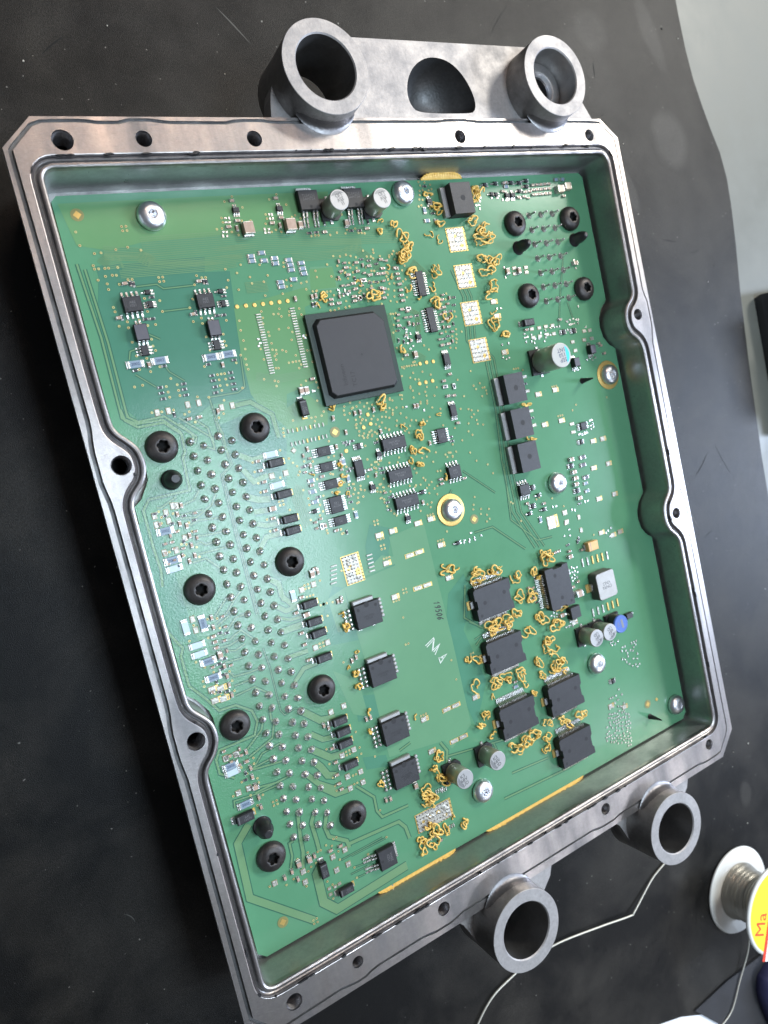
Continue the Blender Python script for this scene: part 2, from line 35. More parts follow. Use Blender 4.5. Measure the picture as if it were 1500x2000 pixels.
STRANDS=[[9.158,19.979,0.12,-0.008,-0.033,-0.123,1],[9.053,19.673,0.144,-0.01,-0.027,-0.102,2],[9.599,19.783,0.147,-0.01,-0.044,-0.166,3],[9.82,19.387,0.249,-0.019,-0.066,-0.25,4],[9.688,18.887,0.249,-0.021,-0.065,-0.25,5],[9.953,19.121,0.2,-0.016,-0.044,-0.167,3],[9.147,18.257,0.072,-0.007,-0.038,-0.145,1],[9.065,18.603,0.12,-0.011,-0.027,-0.103,1],[12.975,20.504,0.253,-0.012,-0.105,-0.398,6],[13.017,20.77,0.197,-0.009,-0.041,-0.155,4],[12.609,19.764,0.25,-0.016,-0.058,-0.22,4],[13.013,19.468,0.34,-0.023,-0.083,-0.311,6],[12.807,19.121,0.394,-0.029,-0.059,-0.221,5],[12.782,18.49,0.338,-0.03,-0.071,-0.266,5],[13.169,18.319,0.229,-0.021,-0.071,-0.269,3],[12.765,18.105,0.339,-0.032,-0.059,-0.222,4],[12.934,17.654,0.342,-0.035,-0.071,-0.268,4],[12.727,17.309,0.339,-0.037,-0.047,-0.178,4],[11.258,20.326,0.263,-0.014,-0.034,-0.129,3],[11.471,20.227,0.159,-0.008,-0.045,-0.171,3],[11.294,19.759,0.131,-0.009,-0.04,-0.15,3],[11.157,20.741,0.208,-0.01,-0.028,-0.107,2],[10.851,19.484,0.207,-0.014,-0.051,-0.191,1],[11.222,19.283,0.21,-0.015,-0.046,-0.171,1],[12.745,16.779,0.17,-0.021,-0.035,-0.134,1],[12.615,16.288,0.254,-0.033,-0.071,-0.267,4],[12.927,15.922,0.344,-0.047,-0.047,-0.18,5],[12.843,16.49,0.199,-0.025,-0.047,-0.179,2],[13.182,13.498,0.233,-0.043,-0.025,-0.091,3],[13.168,12.299,0.206,-0.043,-0.024,-0.092,3],[9.661,18.783,0.248,-0.022,-0.066,-0.25,5],[9.848,18.338,0.251,-0.024,-0.044,-0.167,3],[10.696,18.301,0.207,-0.02,-0.062,-0.235,5],[10.532,17.88,0.18,-0.019,-0.057,-0.213,2],[10.499,17.358,0.258,-0.03,-0.068,-0.256,4],[10.792,16.749,0.209,-0.027,-0.057,-0.215,2],[6.651,17.92,0.153,-0.017,-0.041,-0.157,4],[6.427,17.663,0.087,-0.01,-0.041,-0.156,1],[7.919,18.192,0.138,-0.014,-0.053,-0.201,1],[8.339,17.794,0.283,-0.031,-0.053,-0.204,5],[8.84,16.053,0.218,-0.032,-0.05,-0.187,4],[6.086,14.739,0.152,-0.028,-0.052,-0.197,4],[7.766,14.514,0.21,-0.039,-0.059,-0.225,5],[9.63,17.802,0.099,-0.011,-0.066,-0.251,2],[9.882,17.494,0.09,-0.011,-0.02,-0.076,2],[9.767,13.789,0.127,-0.024,-0.023,-0.085,1],[8.349,13.624,0.169,-0.034,-0.032,-0.124,1],[9.008,13.603,0.148,-0.029,-0.022,-0.084,3],[8.846,13.282,0.221,-0.046,-0.067,-0.252,3],[8.909,12.736,0.198,-0.042,-0.045,-0.168,2],[8.446,12.837,0.121,-0.027,-0.044,-0.167,3],[8.332,12.597,0.144,-0.032,-0.033,-0.125,2],[8.602,12.36,0.171,-0.039,-0.028,-0.105,3],[5.974,12.66,0.109,-0.026,-0.042,-0.159,2],[5.938,12.961,0.109,-0.024,-0.021,-0.079,2],[5.776,12.433,0.108,-0.026,-0.026,-0.099,2],[5.953,12.053,0.109,-0.027,-0.031,-0.119,1],[4.955,12.896,0.104,-0.024,-0.02,-0.077,1],[5.644,12.192,0.086,-0.021,-0.015,-0.059,2],[9.436,11.832,0.05,-0.012,-0.04,-0.15,2],[8.806,8.845,0.327,-0.098,-0.051,-0.192,5],[4.808,8.663,0.106,-0.035,-0.031,-0.118,2],[4.826,8.293,0.127,-0.043,-0.037,-0.138,3],[5.037,7.419,0.107,-0.038,-0.021,-0.079,1],[4.657,7.036,0.042,-0.015,-0.026,-0.098,1],[4.832,6.819,0.128,-0.048,-0.026,-0.099,3],[4.808,6.369,0.128,-0.049,-0.032,-0.119,3],[4.967,5.536,0.064,-0.026,-0.032,-0.12,2],[4.83,4.927,0.086,-0.036,-0.021,-0.08,2],[6.451,4.708,0.056,-0.022,-0.049,-0.186,1],[9.766,8.417,0.314,-0.095,-0.07,-0.262,8],[10.434,8.358,0.268,-0.081,-0.047,-0.177,5],[10.795,8.297,0.136,-0.04,-0.035,-0.133,1],[11.322,7.824,0.251,-0.076,-0.054,-0.202,3],[11.286,7.127,0.252,-0.08,-0.054,-0.203,3],[9.659,8.12,0.234,-0.073,-0.035,-0.131,4],[12.051,7.824,0.172,-0.052,-0.042,-0.16,4],[12.203,7.58,0.173,-0.053,-0.03,-0.114,3],[11.816,7.057,0.228,-0.072,-0.073,-0.273,5],[12.315,6.474,0.204,-0.067,-0.025,-0.092,4],[11.996,6.104,0.289,-0.097,-0.061,-0.23,5],[12.527,5.723,0.354,-0.12,-0.062,-0.232,6],[13.038,6.187,0.21,-0.068,-0.031,-0.117,3],[10.059,6.512,0.32,-0.109,-0.059,-0.22,7],[10.55,6.491,0.272,-0.092,-0.059,-0.223,8],[10.976,6.641,0.194,-0.064,-0.053,-0.202,4],[11.332,5.931,0.253,-0.087,-0.055,-0.204,4],[9.8,6.408,0.212,-0.072,-0.046,-0.175,3],[8.733,5.786,0.152,-0.056,-0.069,-0.259,3],[9.112,5.743,0.258,-0.094,-0.069,-0.261,3],[12.1,5.315,0.261,-0.092,-0.056,-0.208,5],[11.886,4.987,0.231,-0.083,-0.049,-0.184,4],[12.375,4.914,0.235,-0.084,-0.05,-0.186,2],[11.45,4.643,0.199,-0.074,-0.073,-0.275,3],[11.494,4.224,0.2,-0.075,-0.055,-0.206,3],[12.18,4.425,0.352,-0.13,-0.075,-0.278,6],[12.527,4.4,0.207,-0.076,-0.044,-0.164,4],[12.047,4.168,0.233,-0.087,-0.043,-0.162,4],[12.516,3.993,0.178,-0.066,-0.038,-0.14,3],[9.618,4.639,0.318,-0.122,-0.059,-0.221,5],[10.09,4.654,0.27,-0.102,-0.059,-0.222,5],[10.626,4.65,0.275,-0.104,-0.06,-0.225,5],[10.805,4.185,0.194,-0.075,-0.036,-0.136,2],[8.83,4.892,0.282,-0.108,-0.069,-0.26,2],[11.054,3.738,0.168,-0.065,-0.031,-0.114,3],[9.384,4.194,0.079,-0.03,-0.052,-0.198,1],[8.985,3.771,0.259,-0.105,-0.058,-0.218,4],[8.625,3.484,0.23,-0.096,-0.046,-0.174,3],[9.011,3.006,0.208,-0.087,-0.047,-0.175,2],[9.806,2.248,0.297,-0.128,-0.06,-0.224,6],[10.232,2.265,0.274,-0.117,-0.054,-0.203,5],[10.622,2.352,0.278,-0.118,-0.06,-0.227,6],[11.337,2.46,0.286,-0.119,-0.062,-0.23,4],[11.157,2.024,0.228,-0.096,-0.049,-0.184,3],[11.015,1.727,0.226,-0.098,-0.055,-0.206,3],[11.949,2.361,0.205,-0.083,-0.049,-0.186,3],[12.205,2.101,0.236,-0.098,-0.05,-0.187,4],[12.721,2.307,0.241,-0.098,-0.063,-0.236,6],[12.676,8.121,0.294,-0.085,-0.062,-0.23,5],[12.889,8.209,0.177,-0.051,-0.05,-0.185,3],[12.667,8.323,0.175,-0.051,-0.037,-0.139,2],[6.922,3.244,0.19,-0.083,-0.05,-0.189,5],[6.622,2.907,0.212,-0.094,-0.055,-0.209,5],[6.78,2.507,0.261,-0.119,-0.056,-0.21,7],[6.098,2.304,0.278,-0.129,-0.055,-0.208,8],[6.343,2.049,0.163,-0.076,-0.039,-0.146,5],[6.102,1.928,0.209,-0.099,-0.044,-0.167,5],[5.937,1.303,0.185,-0.09,-0.038,-0.145,5],[6.17,1.0,0.233,-0.115,-0.067,-0.251,5],[6.603,0.834,0.166,-0.082,-0.067,-0.254,4],[5.967,0.628,0.278,-0.141,-0.067,-0.251,4],[5.612,0.854,0.182,-0.092,-0.049,-0.186,3],[5.682,0.536,0.183,-0.093,-0.038,-0.145,2],[7.261,0.655,0.195,-0.096,-0.046,-0.172,3],[6.931,1.057,0.048,-0.024,-0.034,-0.128,1],[4.791,3.229,0.109,-0.049,-0.031,-0.121,3]]
TRACES=[[0.05,[0.182,19.485],[0.287,17.597],[0.253,15.502],[0.58,15.293],[1.251,15.272],[1.62,14.863],[1.624,14.449]],[0.05,[0.339,19.333],[0.415,17.438],[0.393,15.511],[0.627,15.338],[1.308,15.353],[1.894,14.77],[1.928,14.612]],[0.03,[1.469,18.781],[2.003,18.79],[2.149,18.656],[2.982,18.66]],[0.03,[2.015,18.07],[2.697,18.069]],[0.025,[0.871,16.546],[1.298,16.147]],[0.025,[1.652,16.675],[1.746,16.476],[2.075,16.181]],[0.03,[1.477,17.522],[1.722,17.361]],[0.03,[0.819,16.95],[0.89,17.155],[1.037,17.187]],[0.03,[2.613,15.636],[3.433,15.625],[3.664,15.74],[3.761,16.576]],[0.04,[2.064,15.133],[2.364,14.827],[2.397,14.361]],[0.12,[3.265,15.287],[3.711,15.303],[4.251,14.848],[4.282,14.164]],[0.03,[2.609,15.618],[2.659,14.921],[2.731,14.6],[2.707,13.908]],[0.06,[0.27,15.732],[0.314,15.436],[0.583,15.201],[1.258,15.196],[1.633,14.805],[1.6,14.323],[1.51,14.192],[1.463,13.294],[0.371,13.301],[0.166,13.056],[0.163,12.089],[0.2,11.402],[0.124,10.971]],[0.03,[0.385,15.711],[0.43,15.486],[0.639,15.281],[1.242,15.273]],[0.15,[3.029,13.916],[3.363,13.697],[3.743,13.74]],[0.15,[3.029,13.504],[3.247,13.099],[3.684,13.195]],[0.18,[2.931,12.74],[3.235,12.585],[3.589,12.517]],[0.15,[3.033,12.279],[3.471,12.225]],[0.13,[3.04,11.918],[3.281,11.813],[3.731,11.774]],[0.14,[2.97,11.256],[3.197,11.494],[3.74,11.487]],[0.13,[2.952,10.365],[3.216,10.13],[3.204,9.765],[3.478,9.347]],[0.04,[1.186,12.946],[1.503,13.018],[1.711,13.234]],[0.04,[1.03,12.701],[1.682,12.685]],[0.04,[1.029,12.626],[1.453,12.534],[1.93,12.757],[2.115,13.02]],[0.04,[1.221,12.365],[1.469,12.452],[2.099,12.364]],[0.04,[1.199,12.065],[1.579,11.999],[2.113,11.97]],[0.04,[1.231,11.826],[1.39,11.858],[1.513,11.747],[1.788,11.767]],[0.04,[1.236,11.555],[2.118,11.537]],[0.04,[1.04,11.381],[1.419,11.386],[1.711,11.027]],[0.04,[1.068,13.202],[0.619,13.014],[0.518,13.04]],[0.02,[2.609,15.065],[2.643,14.598],[2.73,13.729],[2.394,13.495],[2.369,11.664],[2.378,9.463]],[0.02,[2.65,15.073],[2.687,14.589],[2.774,13.719],[2.445,13.483],[2.417,11.65],[2.427,9.446]],[0.04,[1.922,14.481],[2.005,14.653],[1.637,15.103]],[0.04,[2.155,14.355],[2.391,14.228],[2.43,14.527],[1.674,15.246]],[0.02,[2.309,8.491],[2.36,7.899],[2.353,7.075],[2.349,6.578],[2.434,6.418],[2.792,6.483],[2.968,6.328]],[0.13,[2.936,9.544],[3.227,9.284],[3.662,9.308]],[0.13,[2.941,10.357],[3.22,10.067],[3.238,9.651],[3.627,9.34]],[0.08,[2.944,9.172],[3.28,8.998],[3.747,8.967]],[0.18,[2.937,8.743],[3.215,8.751],[3.731,8.742]],[0.12,[2.947,7.973],[3.569,7.958]],[0.12,[2.963,7.215],[3.319,7.501],[3.76,7.508]],[0.2,[2.929,6.344],[3.413,5.849],[3.881,5.744]],[0.15,[3.033,5.578],[3.351,5.272],[3.737,5.195]],[0.15,[2.962,5.138],[3.461,4.662],[3.88,4.522]],[0.04,[1.25,9.778],[1.66,10.157],[1.783,10.177]],[0.04,[1.238,9.585],[1.601,9.78],[1.868,10.05],[2.119,10.249]],[0.04,[1.232,9.488],[1.792,9.757]],[0.04,[1.184,9.228],[1.376,9.221],[1.78,9.561],[2.103,9.574]],[0.04,[1.177,9.053],[1.482,9.025],[1.665,9.121],[1.84,9.181],[2.142,8.794]],[0.04,[1.174,8.895],[1.444,8.879],[1.782,8.96]],[0.04,[1.227,8.797],[1.55,8.681],[1.854,8.774]],[0.04,[1.177,8.457],[1.721,8.418]],[0.04,[1.253,8.148],[1.332,7.998],[1.762,7.958],[2.129,7.964]],[0.04,[1.266,7.742],[1.768,7.752]],[0.04,[1.235,7.472],[1.807,7.513],[2.136,7.201]],[0.06,[-0.16,10.777],[-0.056,9.793],[0.129,9.383],[0.22,9.235],[0.114,9.041],[0.114,8.185],[0.441,7.704],[0.704,7.24],[1.168,7.215],[1.564,6.894],[1.634,6.537],[1.463,6.197],[0.43,6.191],[0.295,5.968]],[0.05,[2.066,6.774],[2.025,6.46],[2.061,6.279],[1.925,5.919],[1.163,5.668]],[0.05,[1.782,6.477],[1.686,6.269],[1.139,5.884]],[0.04,[1.195,5.325],[1.741,5.373]],[0.2,[2.939,5.137],[3.438,4.661],[3.79,4.616]],[0.2,[2.927,4.756],[3.085,4.513],[3.224,4.191],[3.467,4.081]],[0.15,[2.601,4.515],[2.884,4.085],[3.364,3.69]],[0.15,[2.933,3.933],[3.323,3.533],[3.768,3.481]],[0.1,[2.079,3.516],[1.976,2.793],[1.952,2.373],[1.822,1.877]],[0.11,[2.553,3.331],[2.395,3.061],[2.419,2.484],[2.417,2.135]],[0.11,[2.898,3.121],[2.757,2.753],[2.805,2.422],[3.297,2.042],[3.327,1.804]],[0.06,[1.766,2.812],[1.633,2.793],[1.619,2.414],[1.492,2.093]],[0.2,[0.671,3.862],[0.254,3.49],[0.188,1.858],[1.79,0.254]],[0.26,[2.354,1.729],[2.177,1.559],[2.159,0.645],[2.501,0.233],[4.976,0.36]],[0.02,[2.991,1.575],[4.411,1.596]],[0.02,[3.326,1.536],[4.514,1.522]],[0.02,[3.299,1.169],[3.75,1.092]],[0.02,[3.166,1.014],[3.723,0.992]],[0.02,[3.324,0.818],[3.577,0.797]],[0.02,[2.591,0.317],[4.844,0.243]],[0.05,[1.165,5.287],[2.124,5.153]],[0.05,[1.184,4.739],[1.697,4.65]],[0.05,[1.073,4.625],[2.253,4.672]],[0.07,[4.002,3.484],[4.467,2.909],[4.447,2.466],[4.571,2.202],[5.499,2.148]],[0.1,[3.358,1.922],[5.057,1.805],[5.235,1.533],[5.282,1.137]],[0.04,[2.137,5.689],[1.537,5.619],[1.165,5.287]],[0.04,[0.432,4.473],[0.462,4.664],[1.182,4.574],[1.757,4.559]],[0.06,[0.285,6.003],[0.285,5.559],[0.642,5.276]],[0.04,[11.415,18.288],[11.668,17.373],[11.435,15.946],[12.017,15.259],[11.993,13.536],[11.797,11.808],[11.767,10.022],[12.408,8.568]],[0.04,[11.575,18.273],[11.83,17.355],[11.606,15.956],[12.188,15.251],[12.161,13.505],[11.965,11.77],[11.957,9.973],[12.613,8.547]],[0.04,[11.736,18.257],[11.994,17.337],[11.778,15.966],[12.36,15.242],[12.329,13.473],[12.154,11.728],[12.148,9.923],[12.82,8.525]],[0.04,[11.859,11.705],[11.658,9.779],[12.586,8.795],[13.236,8.746]],[0.03,[10.175,11.824],[11.253,10.832]],[0.04,[10.106,9.75],[10.854,9.742],[11.991,8.649]],[0.03,[18.597,21.124],[18.961,21.019]],[0.03,[16.33,18.319],[15.925,17.263],[15.451,15.857]],[0.03,[16.093,16.695],[16.189,16.13]],[0.03,[17.136,22.248],[17.18,22.23]],[0.03,[9.592,11.33],[9.445,11.183]],[0.03,[9.135,6.961],[9.792,6.452],[9.19,6.326]],[0.05,[9.292,8.182],[8.991,7.151],[9.553,6.629]],[0.04,[9.739,6.47],[9.195,6.133]],[0.05,[9.028,2.714],[9.172,2.16]],[0.05,[5.641,3.924],[6.068,4.015]],[0.08,[7.095,3.577],[7.267,3.219],[6.95,2.222]],[0.06,[8.962,0.739],[11.827,0.578],[12.589,0.636]],[0.05,[7.157,3.054],[9.794,2.611]],[0.05,[9.481,1.438],[11.057,1.308]]]
BUNDLES=[[10,0.055,0.02,[1.877,19.778],[3.567,19.774],[5.155,19.769],[9.644,19.566]],[7,0.055,0.02,[0.891,19.699],[1.724,19.595],[1.96,19.414],[3.473,19.411],[5.076,19.467],[8.366,19.347]],[5,0.045,0.02,[1.231,19.302],[3.435,19.265],[4.534,19.263]],[5,0.045,0.02,[1.151,19.126],[3.392,19.102],[4.299,19.132]],[8,0.04,0.02,[4.398,18.435],[5.052,18.425]],[7,0.05,0.02,[0.803,19.62],[0.957,19.432],[1.275,19.474]],[6,0.045,0.02,[6.0,19.137],[7.603,19.121],[8.251,19.273]],[5,0.04,0.02,[9.37,17.286],[9.772,17.065],[9.666,16.468]],[6,0.04,0.02,[4.063,15.984],[4.594,15.798],[5.85,15.812]],[8,0.05,0.02,[9.953,18.624],[10.437,18.102]],[6,0.04,0.02,[0.886,19.648],[1.991,19.501],[2.069,19.386]],[6,0.06,0.02,[4.584,12.659],[4.381,12.381],[4.443,11.79],[4.536,11.477]],[6,0.05,0.02,[8.183,19.196],[8.686,18.738],[8.727,18.524]],[5,0.05,0.02,[8.85,15.89],[9.477,15.752],[9.693,15.587]],[5,0.05,0.02,[8.696,17.197],[8.707,16.769],[8.648,16.264]]]
ZONES=[["lite",[6.991,10.452],[8.298,10.581],[8.313,9.081],[8.364,6.621],[8.346,3.675],[7.46,3.207],[7.233,3.571],[5.255,3.87],[5.271,5.935],[5.206,7.726],[5.136,9.387],[6.975,9.546]],["lite",[6.489,18.835],[7.195,18.791],[7.285,18.089],[5.758,18.212],[5.856,18.42],[6.284,18.476]],["lime",[6.447,18.759],[7.212,18.769],[7.189,18.16],[6.336,18.17]],["lime",[3.926,17.953],[6.254,18.279],[6.381,17.813],[6.022,17.705],[5.948,17.112],[6.045,16.341],[6.045,15.576],[4.831,15.329],[4.587,14.397],[3.933,15.194],[3.787,15.514],[3.788,16.678]],["lime",[5.452,15.219],[5.974,14.664],[5.858,14.221],[4.55,14.254],[4.643,14.913]],["lime",[0.113,20.992],[3.885,20.993],[7.63,20.968],[7.373,19.989],[3.608,19.929],[1.876,19.894],[1.06,19.747],[0.299,19.937]],["lite",[6.589,9.973],[7.523,9.619],[5.659,9.515]],["deep",[0.611,19.394],[1.291,19.402],[3.468,19.392],[3.118,18.049],[0.608,18.346]],["deep",[0.618,19.132],[4.062,18.945],[3.859,17.254],[3.857,15.394],[3.266,15.442],[2.598,15.43],[1.648,14.97],[1.295,15.3],[0.641,15.39],[0.333,15.811],[0.278,17.949]],["dark",[6.434,11.012],[7.175,10.682],[6.843,9.982],[6.975,9.546],[6.051,9.559],[6.13,10.403]],["dark",[8.593,8.098],[9.332,8.567],[9.545,7.796],[8.859,6.784],[9.291,4.837],[8.514,3.515],[8.149,5.272],[8.119,6.689]],["dark",[4.799,9.54],[5.136,9.387],[5.186,7.717],[4.191,7.874],[4.275,8.833]],["dark",[4.594,6.134],[5.271,5.935],[5.325,5.177],[4.557,5.325]],["dark",[4.411,4.234],[5.165,3.994],[5.211,3.611],[4.444,3.818]],["deep",[2.716,14.843],[3.823,15.067],[4.494,14.039],[3.969,12.037],[3.053,12.124]],["lite",[4.161,7.113],[4.871,6.52],[4.917,5.343],[4.457,5.613]],["lite",[4.545,9.222],[5.136,9.387],[5.104,8.072],[4.607,8.162]],["dark",[-0.465,12.634],[0.373,12.826],[0.512,11.802],[0.55,10.359],[0.658,9.157],[0.054,9.516]]]
SCATTER=[["micro",46,[7.426,18.973],[9.101,18.827],[8.845,17.668],[7.167,17.815]],["via",45,[7.478,19.172],[9.891,18.973],[9.471,17.382],[7.081,17.661]],["micro",40,[9.083,17.534],[9.805,16.799],[9.577,16.131],[8.792,16.243]],["via",30,[8.692,16.429],[9.991,14.919],[9.652,13.639],[8.461,13.652],[8.256,14.777]],["via",35,[6.543,14.828],[8.201,14.571],[8.703,13.603],[7.431,13.513],[6.397,14.272]],["micro",30,[10.693,17.571],[11.3,17.415],[10.834,15.862],[10.337,16.023]],["via",20,[10.561,17.673],[11.376,17.495],[10.946,15.666],[10.337,16.023]],["micro",30,[4.847,13.661],[6.394,13.201],[5.796,10.926],[4.629,11.327]],["via",25,[4.816,13.545],[6.342,13.001],[6.686,12.154],[5.557,11.076],[4.609,11.25]],["via",35,[7.1,13.175],[10.165,12.515],[8.776,10.93],[6.899,11.497]],["micro",14,[6.953,12.435],[7.455,12.492],[7.248,11.145],[7.036,11.462]],["micro",30,[0.375,13.04],[1.516,12.632],[1.18,11.34],[0.334,11.362]],["micro",30,[1.153,9.85],[1.509,9.731],[1.225,7.435],[0.642,7.744]],["micro",16,[0.48,6.159],[1.246,5.909],[1.148,4.131],[0.967,4.84]],["micro",24,[11.688,7.339],[12.18,7.335],[12.124,6.655],[11.679,6.848]],["dots",24,[15.265,3.875],[16.279,3.843],[16.077,2.818],[15.171,2.991]],["dots",45,[14.34,2.285],[15.026,2.45],[15.074,1.011],[14.966,0.34],[13.872,0.805]],["dots",40,[14.133,1.775],[15.18,1.407],[14.899,0.093],[13.733,0.81]],["micro",26,[13.605,21.127],[15.501,21.06],[15.316,20.366],[13.644,20.402]],["dots",20,[13.673,7.473],[14.146,7.383],[13.932,6.831],[13.651,7.02]],["dots",26,[13.662,15.833],[14.16,15.86],[16.558,16.133],[16.455,15.749],[14.05,15.446]],["dots",20,[15.338,12.082],[16.123,12.483],[16.228,12.106],[15.414,11.864]],["dots",18,[12.398,6.265],[13.0,6.117],[12.806,5.876],[12.394,6.014]],["via",30,[10.897,21.223],[11.416,21.205],[11.167,20.264],[10.651,20.292]],["dots",14,[12.826,20.977],[13.307,20.868],[13.094,20.069],[12.765,20.534]]]

# ---------------------------------------------------------------- materials
MATS = {}
def mat(name, col, rough=.5, metal=0., spec=.5, bump=None, var=None, coat=0., col2=None, cscale=3., rvar=0., emis=None):
    m = bpy.data.materials.new(name); m.use_nodes = True; nt = m.node_tree; N = nt.nodes; L = nt.links
    b = N['Principled BSDF']; b.inputs['Roughness'].default_value = rough; b.inputs['Metallic'].default_value = metal
    b.inputs['Specular IOR Level'].default_value = spec; b.inputs['Coat Weight'].default_value = coat
    b.inputs['Coat Roughness'].default_value = .12
    b.inputs['Base Color'].default_value = (*col, 1)
    geo = N.new('ShaderNodeNewGeometry')
    if col2 is not None:
        n = N.new('ShaderNodeTexNoise'); n.inputs['Scale'].default_value = cscale; n.inputs['Detail'].default_value = 6
        n.inputs['Roughness'].default_value = .65
        L.new(geo.outputs['Position'], n.inputs['Vector'])
        r = N.new('ShaderNodeMapRange'); r.inputs[1].default_value = .3; r.inputs[2].default_value = .7
        L.new(n.outputs['Fac'], r.inputs[0])
        x = N.new('ShaderNodeMix'); x.data_type = 'RGBA'; x.inputs[6].default_value = (*col, 1); x.inputs[7].default_value = (*col2, 1)
        L.new(r.outputs[0], x.inputs[0]); L.new(x.outputs[2], b.inputs['Base Color'])
        m['mixnode'] = x.name
        if rvar:
            rr = N.new('ShaderNodeMapRange'); rr.inputs[3].default_value = rough-rvar; rr.inputs[4].default_value = rough+rvar
            L.new(r.outputs[0], rr.inputs[0]); L.new(rr.outputs[0], b.inputs['Roughness'])
    if bump:
        s, st = bump[:2]
        n = N.new('ShaderNodeTexNoise'); n.inputs['Scale'].default_value = s; n.inputs['Detail'].default_value = 4
        vec = geo.outputs['Position']
        if len(bump) > 2:
            mp = N.new('ShaderNodeMapping'); mp.inputs['Scale'].default_value = bump[2]; L.new(vec, mp.inputs['Vector']); vec = mp.outputs[0]
        L.new(vec, n.inputs['Vector'])
        bp = N.new('ShaderNodeBump'); bp.inputs['Distance'].default_value = .02; bp.inputs['Strength'].default_value = st
        L.new(n.outputs['Fac'], bp.inputs['Height']); L.new(bp.outputs[0], b.inputs['Normal'])
    MATS[name] = m; return m
def solder_mask(name, c1, c2):
    """glossy green lacquer; the lacquer lies rippled where the big connector was wave soldered"""
    m = mat(name, c1, rough=.21, spec=.52, col2=c2, cscale=1.1); nt = m.node_tree; N = nt.nodes; L = nt.links
    b = N['Principled BSDF']; geo = N['Geometry']
    # fibreglass weave, barely visible
    sp = N.new('ShaderNodeSeparateXYZ'); L.new(geo.outputs['Position'], sp.inputs[0])
    # ripple mask: 1 for x < 5.2, y 1.5..16
    wob = N.new('ShaderNodeTexNoise'); wob.inputs['Scale'].default_value = .8; L.new(geo.outputs['Position'], wob.inputs['Vector'])
    ad = N.new('ShaderNodeMath'); ad.operation = 'MULTIPLY_ADD'; ad.inputs[1].default_value = 1.6; L.new(wob.outputs['Fac'], ad.inputs[0]); L.new(sp.outputs['X'], ad.inputs[2])
    mr = N.new('ShaderNodeMapRange'); mr.inputs[1].default_value = 4.9; mr.inputs[2].default_value = 6.1; mr.inputs[3].default_value = 1; mr.inputs[4].default_value = .04
    L.new(ad.outputs[0], mr.inputs[0])
    ma = N.new('ShaderNodeMapRange'); ma.inputs[1].default_value = 14.6; ma.inputs[2].default_value = 16.2; ma.inputs[3].default_value = 1; ma.inputs[4].default_value = .04
    L.new(sp.outputs['Y'], ma.inputs[0])
    mb_ = N.new('ShaderNodeMapRange'); mb_.inputs[1].default_value = 2.0; mb_.inputs[2].default_value = 5.0; mb_.inputs[3].default_value = .1; mb_.inputs[4].default_value = 1
    L.new(sp.outputs['Y'], mb_.inputs[0])
    mn = N.new('ShaderNodeMath'); mn.operation = 'MULTIPLY'; L.new(mr.outputs[0], mn.inputs[0]); L.new(ma.outputs[0], mn.inputs[1])
    mn2 = N.new('ShaderNodeMath'); mn2.operation = 'MULTIPLY'; L.new(mn.outputs[0], mn2.inputs[0]); L.new(mb_.outputs[0], mn2.inputs[1])
    n = N.new('ShaderNodeTexNoise'); n.inputs['Scale'].default_value = 19; n.inputs['Detail'].default_value = 2.5; n.inputs['Distortion'].default_value = .6
    L.new(geo.outputs['Position'], n.inputs['Vector'])
    bp = N.new('ShaderNodeBump'); bp.inputs['Distance'].default_value = .0062
    L.new(mn2.outputs[0], bp.inputs['Strength']); L.new(n.outputs['Fac'], bp.inputs['Height'])
    n2 = N.new('ShaderNodeTexNoise'); n2.inputs['Scale'].default_value = 2.2; n2.inputs['Detail'].default_value = 3; L.new(geo.outputs['Position'], n2.inputs['Vector'])
    bp2 = N.new('ShaderNodeBump'); bp2.inputs['Distance'].default_value = .004; bp2.inputs['Strength'].default_value = .35
    L.new(n2.outputs['Fac'], bp2.inputs['Height']); L.new(bp.outputs[0], bp2.inputs['Normal']); L.new(bp2.outputs[0], b.inputs['Normal'])
    return m
solder_mask('mask_base', (.080, .222, .122), (.088, .24, .133))
solder_mask('mask_lite', (.110, .25, .14), (.118, .265, .148))
solder_mask('mask_lime', (.105, .24, .105), (.112, .25, .112))
solder_mask('mask_deep', (.053, .172, .112), (.060, .186, .122))
solder_mask('mask_dark', (.064, .198, .125), (.072, .213, .136))
solder_mask('mask_trace', (.125, .24, .12), (.135, .25, .128))
solder_mask('mask_gap', (.030, .105, .072), (.036, .118, .080))
mat('board_edge', (.10, .16, .06), .6)
mat('via_gold', (.56, .45, .20), .4, .4)
mat('gold', (.62, .43, .14), .38, .7, bump=(40, .15))
mat('gold_dull', (.35, .27, .10), .4, .2)
mat('via_hole', (.035, .026, .016), .6)
mat('mask_halo', (.20, .19, .07), .4)
mat('hole', (.006, .006, .006), .7, spec=.2)
mat('tin', (.60, .59, .565), .29, .95, bump=(28, .5), col2=(.6, .58, .55), cscale=12, rvar=.1)
mat('solder_pad', (.48, .475, .44), .36, .6, bump=(16, .9), col2=(.36, .34, .29), cscale=11, rvar=.08)
mat('solder_pad_gold', (.48, .47, .42), .36, .6, bump=(16, .8), col2=(.62, .47, .18), cscale=2.6, rvar=.08)
mat('chip_black', (.019, .019, .022), .48, spec=.45, bump=(70, .25), col2=(.026, .026, .030), cscale=4)
mat('chip_side', (.012, .012, .013), .55, spec=.4, bump=(60, .2))
mat('chip_grey', (.075, .072, .088), .35, spec=.5, col2=(.09, .086, .10), cscale=5)
mat('lid_grey', (.022, .022, .025), .55, spec=.4, bump=(50, .25), col2=(.036, .035, .039), cscale=1.2, rvar=.08)
mat('mark', (.12, .12, .125), .6)
mat('mark_dark', (.012, .012, .014), .7)
mat('ceramic_brown', (.34, .23, .17), .45, col2=(.42, .30, .23), cscale=9)
